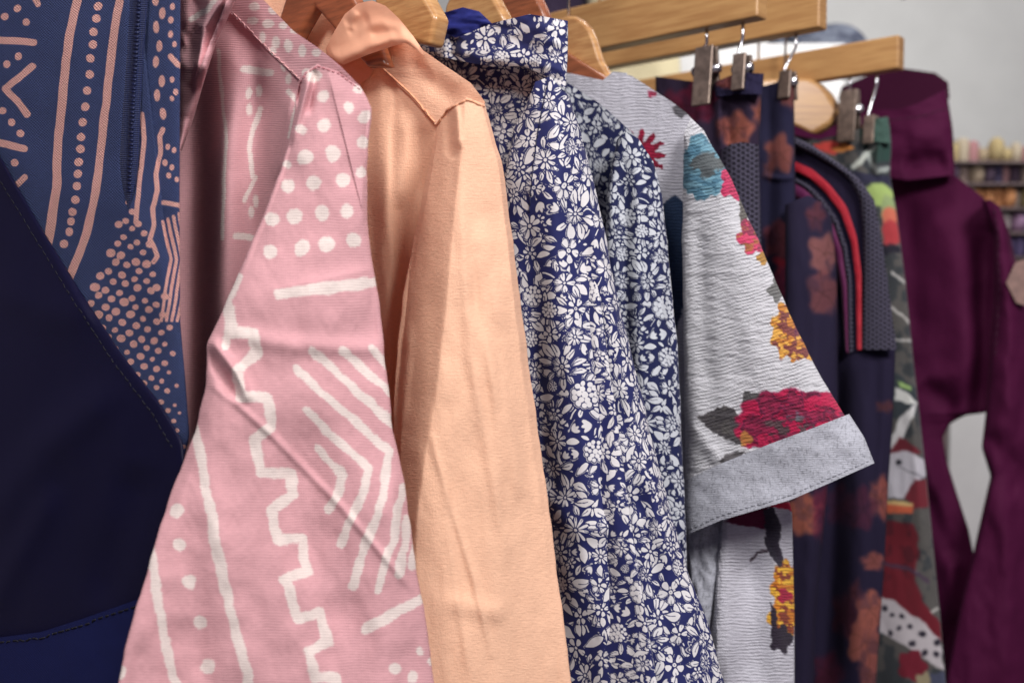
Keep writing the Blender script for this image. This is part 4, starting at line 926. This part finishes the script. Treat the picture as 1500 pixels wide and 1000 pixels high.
# ---------------------------------------------------------------- 9 green printed trousers
KE = .0
def green_art(x, y):
    X = x + 4 * fbm(x / 12, y / 14, 241, 2); Y = y + 4 * fbm(x / 12, y / 14, 242, 2); n = fbm(x / 14, y / 18, 243, 3); n3 = fbm(x / 9, y / 9, 244, 2)
    c = np.tile(np.array((84, 82, 80), np.float32), (len(x), 1)); c = over(c, (54, 58, 62), cov(n * 40, 8))
    c = over(c, (40, 40, 62), cov(poly(X, Y, [(1230, 250), (1310, 258), (1312, 300), (1285, 275), (1240, 268)]), 3))
    c = over(c, (44, 70, 64), cov(poly(X, Y, [(1260, 160), (1310, 160), (1312, 232), (1285, 240), (1262, 210)]), 3))
    c = over(c, (200, 206, 196), cov(stroke(X, Y, [(1250, 245), (1275, 220), (1284, 190)], 8), 3) * .9); c = over(c, (188, 196, 190), cov(stroke(X, Y, [(1270, 225), (1284, 250), (1306, 245)], 6), 3) * .8)
    c = over(c, (210, 74, 66), cov(blob(X, Y, 1215, 216, 24, 9, 4, .2), 3)); c = over(c, (216, 140, 70), cov(blob(X, Y, 1234, 218, 14, 6, 4, .2), 3))
    c = over(c, (160, 184, 108), cov(blob(X, Y, 1288, 286, 22, 17, 3, .1), 4)); c = over(c, (142, 160, 110), cov(blob(X, Y, 1302, 305, 12, 18, 3, .1), 4)); c = over(c, (196, 106, 84), cov(blob(X, Y, 1304, 318, 12, 14, 3, .1), 4)); c = over(c, (168, 56, 62), cov(blob(X, Y, 1306, 342, 15, 20, 3, .1), 4)); c = over(c, (28, 26, 40), cov(blob(X, Y, 1298, 366, 22, 8, 3, .2), 4))
    for q in ([(1306, 400), (1326, 412)], [(1308, 452), (1332, 470)], [(1310, 498), (1336, 500)], [(1318, 828), (1342, 838)], [(1336, 912), (1374, 890)]):
        c = over(c, (196, 194, 190), cov(stroke(X, Y, q, 4), 2) * .85)
    c = over(c, (50, 58, 64), cov(blob(X, Y, 1320, 580, 20, 30, 3, .2), 4))
    c = over(c, (206, 208, 204), cov(poly(X, Y, [(1312, 566), (1334, 580), (1344, 590), (1330, 592), (1312, 584)]), 2)); c = over(c, (150, 182, 112), cov(poly(X, Y, [(1314, 556), (1334, 566), (1336, 574), (1318, 568)]), 3))
    c = over(c, (204, 204, 204), cov(poly(X, Y, [(1300, 650), (1318, 612), (1342, 588), (1338, 610), (1324, 640), (1310, 665)]), 2))
    c = over(c, (104, 32, 44), cov(poly(X, Y, [(1300, 665), (1318, 640), (1342, 655), (1350, 662), (1330, 668)]), 3))
    c = over(c, (190, 188, 196), cov(poly(X, Y, [(1298, 664), (1330, 660), (1356, 672), (1358, 696), (1340, 704), (1326, 730), (1300, 728)]), 3)); c = over(c, (30, 28, 40), cov(dots(X, Y, [(1316, 676, 5)]), 2))
    for k in range(6): c = over(c, (110, 108, 118), cov(stroke(X, Y, [(1312 + k * 6, 684 + k), (1338 + k * 3, 690 + k * 2)], 1.4), 1.5) * .6)
    c = over(c, (110, 34, 46), cov(poly(X, Y, [(1326, 730), (1340, 702), (1360, 700), (1366, 740), (1340, 745)]), 3))
    c = over(c, (196, 96, 66), cov(poly(X, Y, [(1290, 732), (1338, 738), (1336, 752), (1290, 750)]), 3)); c = over(c, (206, 178, 120), cov(poly(X, Y, [(1290, 730), (1336, 736), (1336, 741), (1290, 736)]), 3))
    c = over(c, (106, 24, 38), cov(poly(X, Y, [(1285, 760), (1340, 768), (1346, 800), (1340, 850), (1352, 880), (1378, 910), (1380, 940), (1340, 905), (1290, 880)]), 4)); c = over(c, (70, 16, 30), cov(np.minimum(poly(X, Y, [(1285, 760), (1345, 768), (1345, 850), (1290, 850)]), n * 40), 6) * .7)
    c = over(c, (70, 52, 74), cov(stroke(X, Y, [(1290, 825), (1330, 832), (1358, 850)], 6), 3) * .8)
    m = poly(X, Y, [(1285, 870), (1310, 880), (1345, 905), (1376, 935), (1384, 985), (1350, 960), (1310, 935), (1288, 925)]); c = over(c, (192, 186, 190), cov(m, 3))
    L = [(1296, 890, 4), (1308, 900, 4), (1322, 902, 4), (1332, 916, 4), (1318, 920, 4), (1350, 928, 5), (1336, 942, 4), (1354, 955, 5), (1372, 940, 5), (1304, 926, 4), (1372, 958, 4)]
    c = over(c, (40, 36, 50), cov(np.minimum(dots(X, Y, L), m), 2))
    c = over(c, (112, 26, 44), cov(blob(X, Y, 1336, 975, 20, 22, 5, .16), 3)); c = over(c, (150, 140, 112), cov(blob(X, Y, 1352, 1000, 12, 16, 5, .16), 3)); c = over(c, (70, 74, 96), cov(poly(X, Y, [(1360, 985), (1384, 985), (1390, 1040), (1362, 1040)]), 3))
    return c
M_GREEN = fabric('green_cotton_with_bird_and_leaf_print', (84, 82, 80), weave='twill', pitch=1.2, bump=.2, use_print=True, rough=.8, heather=.1, gap=.03)
gt = thing('printed_trousers', Pt(1320, 1150, 1.0), 'olive trousers with leaves, spots and wine red shapes, clipped to the farthest hanger bar', 'trousers')
panel('body_panel', gt, M_GREEN, [[1150, 195, 1200, 205, 1262, 188, 1303, 182], [1150, 215, 1306, 212], [1150, 260, 1303, 255], [1150, 310, 1313, 310], [1150, 420, 1327, 420], [1150, 520, 1337, 520], [1150, 700, 1357, 700], [1150, 900, 1377, 900], [1150, 1230, 1405, 1230]], bdp(KE, .004), bf=.012, bb=.012, prof=3, step=2.0, color=green_art,
    folds=lambda x, y: crease(x, y, [(1290, 190), (1284, 255)], .006, 6) - crease(x, y, [(1270, 190), (1276, 260)], .006, 8) + crease(x, y, [(1335, 560), (1352, 800)], .004, 12), wr=(.004, 40, 90, 245))
panel('waistband', gt, M_GREEN, [[1262, 186, 1280, 174, 1301, 171], [1264, 208, 1284, 208, 1305, 210]], bdp(KE, -.006), bf=.006, bb=.014, step=1.8, color=lambda x, y: np.tile(np.array((58, 84, 76), np.float32), (len(x), 1)), wr=(.003, 20, 20, 246))

# ---------------------------------------------------------------- 10 maroon jacket, farthest
M_MAR = fabric('maroon_softshell', (74, 5, 52), weave='twill', pitch=2.4, bump=.2, rough=.8, heather=.1, gap=.06, sheen=.0, satin=.0)
M_MARD = fabric('maroon_fleece_inside', (58, 6, 40), weave='crepe', pitch=2.4, bump=.3, rough=.9, heather=.1, gap=.05, sheen=.0)
KF = -.28
mj = thing('maroon_jacket', Pt(1400, 1150, 1.25), 'plain maroon jacket with tall funnel collar and bent sleeve, farthest along the rail', 'jacket')
panel('body_panel', mj, M_MAR, [[1090, 150, 1200, 150, 1240, 170, 1300, 235, 1395, 254, 1440, 289, 1462, 318, 1470, 340], [1180, 400, 1462, 400], [1180, 520, 1454, 520], [1180, 600, 1449, 598], [1180, 606, 1446, 604], [1180, 612, 1414, 608], [1180, 618, 1392, 620], [1180, 640, 1381, 640], [1180, 675, 1387, 675], [1180, 720, 1401, 720], [1180, 775, 1419, 775], [1180, 830, 1430, 830], [1180, 1230, 1440, 1230]], bdp(KF), bf=.020, bb=.016, prof=3, step=2.0, smooth=2.4,
    folds=lambda x, y: crease(x, y, [(1370, 300), (1410, 420), (1420, 560)], .010, 26) - crease(x, y, [(1440, 340), (1438, 600)], .014, 16) + crease(x, y, [(1390, 540), (1340, 570), (1330, 700)], .010, 18) - crease(x, y, [(1350, 560), (1400, 600)], .010, 16) + crease(x, y, [(1350, 640), (1380, 760), (1400, 900)], .012, 16) - crease(x, y, [(1360, 720), (1395, 820)], .012, 14) + crease(x, y, [(1330, 300), (1345, 500)], -.010, 22), wr=[(.009, 80, 130, 251), (.0008, 24, 34, 254)])
panel('sleeve', mj, M_MAR, [[1438, 296, 1450, 292, 1464, 302, 1480, 345], [1456, 340, 1486, 375], [1456, 440, 1508, 440], [1450, 520, 1530, 520], [1444, 603, 1545, 603], [1438, 655, 1550, 650], [1451, 697, 1555, 697], [1441, 740, 1556, 740], [1426, 808, 1556, 810], [1404, 900, 1556, 900], [1384, 1000, 1560, 1000], [1370, 1230, 1560, 1230]], flat(1.20, 1480, 0), bf=.03, bb=.026, prof=2.2, step=2.0, smooth=3,
    folds=lambda x, y: crease(x, y, [(1480, 380), (1478, 560), (1462, 680)], .010, 18) - crease(x, y, [(1452, 640), (1500, 700), (1540, 720)], .012, 20) + crease(x, y, [(1448, 700), (1480, 800), (1470, 1000)], .010, 20), wr=[(.010, 50, 90, 252), (.0008, 22, 34, 255)])
panel('collar_inside', mj, M_MARD, [[1232, 128, 1270, 111, 1320, 100, 1370, 107, 1389, 121], [1232, 170, 1320, 185, 1391, 145]], bdp(KF, .07), bf=.004, bb=.006, step=2.2)
panel('collar', mj, M_MAR, [[1228, 140, 1262, 160, 1318, 161, 1348, 150, 1386, 131], [1234, 205, 1330, 212, 1396, 190], [1240, 250, 1330, 264, 1399, 256]], bdp(KF, -.03), bf=.022, bb=.014, prof=2.6, step=2.0,
    folds=lambda x, y: -crease(x, y, [(1325, 244), (1355, 236), (1386, 240)], .012, 14) + crease(x, y, [(1330, 200), (1390, 196)], .004, 16), wr=(.006, 60, 40, 253))
plate('sleeve_badge', [(1474, 414), (1488, 384), (1502, 380), (1516, 414), (1503, 448), (1489, 444)], flat(1.158), .004, simple('tan_badge_leather', (150, 120, 112), .7, var=.08, scale=60), mj, .001)

M_THM = simple('maroon_thread', (60, 8, 44), .8)
stitches('collar_seam', SURFO['collar'], [(1300, 176), (1345, 172), (1392, 158)], M_THM, mj, dash=10, gap=3, rad=.001, lift=.0004)
stitches('shoulder_seam', SURFO['sleeve'], [(1456, 306), (1462, 340), (1464, 420), (1458, 520)], M_THM, mj, dash=10, gap=3, rad=.001, lift=.0004)
hd = thing('wooden_hanger', Pt(1200, 150, 1.12), 'round-shouldered pale wooden hanger above the grey mesh shoulder', 'hanger', 'wooden hangers on the rail')
plate('shoulder_arm', [(1120, 118), (1160, 116), (1188, 117), (1203, 123), (1216, 136), (1226, 152), (1229, 172), (1222, 182), (1195, 198), (1165, 184), (1120, 176)], flat(1.09), .03, WOOD_BAR, hd, .008, 4)
hook(hd, Pt(1150, 118, 1.09))

# ---------------------------------------------------------------- the shop behind, out of focus
PALE = simple('cream_cotton', (206, 196, 160), .85, var=.04, scale=8)
DPUR = simple('dark_plum_cotton', (66, 54, 78), .85, var=.1, scale=8)
ct = thing('cream_garment', Pt(900, 120, 2.0), 'cream garment out of focus behind the ends of the hanger bars', 'garment', 'garments on the second rail')
panel('body_panel', ct, fabric('cream_cotton_cloth', (214, 202, 164), weave='plain', pitch=1.4), [[856, -60, 980, -60], [860, 0, 990, 0], [866, 140, 1000, 140], [870, 700, 1000, 700]], flat(2.0), bf=.05, bb=.05, step=5, wr=(.02, 60, 120, 301))
dt = thing('plum_garment', Pt(820, 120, 2.1), 'dark plum garment out of focus left of the cream one', 'garment', 'garments on the second rail')
panel('body_panel', dt, fabric('plum_cloth', (66, 54, 78), weave='plain', pitch=1.4), [[788, -60, 862, -60], [786, 0, 864, 0], [760, 140, 868, 140], [740, 700, 880, 700]], flat(2.06), bf=.05, bb=.05, step=5, wr=(.02, 60, 120, 302))
r2a, r2b = Pt(700, -68, 2.05), Pt(1010, -68, 2.05)
r2 = thing('back_rail', (r2a + r2b) / 2, 'thin chrome rail behind, holding the cream and plum garments', 'clothes rail')
mesh_obj('rail_tube', *tube('', [r2a, r2b], .012, None, n=12), CHROME, r2)
for e in (r2a, r2b): mesh_obj('ceiling_rod', *tube('', [e, e + [0, 0, 1.0]], .008, None, n=8), CHROME, r2)

# white wall shelf with a folded grey knit, seen between the bars
def wbox(name, px0, px1, py0, py1, d, depth, mat, parent, bevel=.004):
    a, b = Pt(px0, py1, d), Pt(px1, py0, d); c = (a + b) / 2; c[1] += depth / 2
    return box_axes(name, c, np.eye(3), [abs(b[0] - a[0]) / 2, depth / 2, abs(b[2] - a[2]) / 2], mat, parent, bevel)
WHITE = simple('white_laminate', (226, 226, 224), .5, var=.02, scale=5)
sh = wbox('display_plinth', 985, 1235, 66, 420, 2.3, .5, WHITE, None)
tag(sh, 'white display plinth seen in the gap between the clip hanger bars', 'plinth')
bm = bmesh.new(); bmesh.ops.create_icosphere(bm, subdivisions=5, radius=1)
nz = np.array([v.co[:] for v in bm.verts]); q = fbm(nz[:, 0] * 2.2 + nz[:, 2] * 1.3, nz[:, 1] * 2.2 - nz[:, 2], 310, 3)
c0 = Pt(1205, 70, 2.36); ex = np.array([.19, .16, .105])
for v, k in zip(bm.verts, q):
    p = np.array(v.co[:]) * (1 + .45 * k); v.co = c0 + p * ex + [0, .14, 0]
me = bpy.data.meshes.new('folded_knit'); bm.to_mesh(me); bm.free(); me.polygons.foreach_set('use_smooth', [True] * len(me.polygons))
fk = link('folded_knit', me, simple('mottled_grey_wool', (104, 110, 122), .95, var=.3, scale=26, dark=(44, 48, 66)))
tag(fk, 'mottled grey blue knit lying in a heap on the white plinth behind the bars', 'knitwear')

# shelf of small yarn skeins at the right
yd = 2.45
su = thing('yarn_shelf', Pt(1460, 700, yd), 'low open shelving full of small coloured skeins at the right edge', 'shelf')
SHW = simple('dim_shelf_board', (128, 112, 112), .6, var=.06, scale=12)
rows_y = [236, 268, 304, 340, 376, 412, 450]
for yb in rows_y: wbox('shelf_board', 1385, 1640, yb, yb + 2.5, yd, .30, SHW, su, .001)
wbox('back_board', 1385, 1640, 205, 460, yd, .012, SHW, su, .001).location.y += .31
for xx in (1383, 1642): wbox('side_panel', xx - 3, xx + 3, 200, 1180, yd, .32, SHW, su, .001)
wbox('cupboard_front', 1388, 1637, 456, 1180, yd, .29, WHITE, su, .002)
PAL = {0: [('straw yellow', (200, 180, 112)), ('pale cream', (208, 196, 160)), ('dusty pink', (190, 130, 128)), ('sand', (178, 160, 118)), ('straw yellow', (206, 184, 104))],
       1: [('navy', (34, 30, 66)), ('grey beige', (156, 136, 122)), ('dusty rose', (170, 120, 122)), ('sand', (178, 160, 126)), ('black plum', (44, 28, 50))],
       2: [('pale blue', (176, 190, 214)), ('sand', (188, 160, 128)), ('rust orange', (214, 138, 70)), ('cream', (214, 202, 182)), ('olive yellow', (176, 160, 96))],
       3: [('white', (214, 206, 200)), ('lilac', (150, 112, 150)), ('mauve', (164, 128, 158)), ('sky blue', (112, 168, 190)), ('olive', (120, 116, 84))],
       4: [('olive', (146, 132, 88)), ('navy', (36, 36, 84)), ('violet', (110, 100, 160)), ('navy', (34, 34, 72))],
       5: [('violet', (118, 108, 166)), ('grey', (136, 128, 140)), ('black', (30, 28, 44)), ('olive', (128, 120, 84))],
       6: [('navy', (36, 36, 84)), ('sand', (170, 150, 120)), ('plum', (90, 50, 84))]}
def skein_mesh(kind, seed):
    bm = bmesh.new(); bmesh.ops.create_uvsphere(bm, u_segments=16, v_segments=10, radius=1)
    rr = random.Random(seed)
    for v in bm.verts:
        a = math.atan2(v.co.y, v.co.x); zz = v.co.z
        v.co.z = math.copysign(abs(zz) ** .8, zz)
        w = 1 + .05 * math.sin(16 * zz + a * 3)
        if kind == 1: w *= (1.15 - .45 * (zz + 1) / 2) / max(.35, math.sqrt(max(0, 1 - zz * zz))) ** .75
        if kind == 2: w *= 1 / max(.45, math.sqrt(max(0, 1 - zz * zz))) ** .8
        v.co.x *= w; v.co.y *= w
    me = bpy.data.meshes.new('skein'); bm.to_mesh(me); bm.free(); me.polygons.foreach_set('use_smooth', [True] * len(me.polygons)); return me
SK = [skein_mesh(k, 1) for k in range(3)]; rr = random.Random(12); YM = {}
ORD = ['first', 'second', 'third', 'fourth', 'fifth', 'sixth', 'seventh', 'eighth', 'ninth', 'tenth', 'eleventh', 'twelfth', 'thirteenth', 'fourteenth', 'fifteenth', 'sixteenth']
ROWN = ['top row', 'second row', 'third row', 'fourth row', 'fifth row', 'sixth row', 'bottom row']
for ri, yb in enumerate(rows_y):
    px = 1392 + rr.uniform(0, 6); i = 0
    while px < 1515:
        nm, col = rr.choice(PAL[ri]) if ri else PAL[0][i % 5]
        w = rr.uniform(15, 24)
        if (nm) not in YM or rr.random() < .3: YM[nm] = simple('yarn_' + nm.replace(' ', '_'), tuple(.72 * a + .28 * b for a, b in zip(col, (150, 132, 142))), .95, var=.12, scale=40, stretch=(1, 1, 6))
        me = rr.choice([SK[0], SK[0], SK[2]]).copy(); me.materials.clear(); o = bpy.data.objects.new('yarn_skein', me); COL.objects.link(o); me.materials.append(YM[nm])
        hpx = rr.uniform(28, 34) if ri else rr.uniform(24, 42)
        base = Pt(px + w / 2, yb, yd); hh = hpx / F * yd * S / 2; ww = w / F * yd * S / 2
        o.scale = (ww, ww * 1.6, hh); o.location = (base[0], base[1] + .06 + rr.uniform(0, .05), base[2] + hh)
        tag(o, f'{nm} yarn skein, {ORD[i]} from the left in the {ROWN[ri]} of the shelf', 'yarn', 'yarn skeins on the shelf')
        px += w * rr.uniform(.72, .92); i += 1
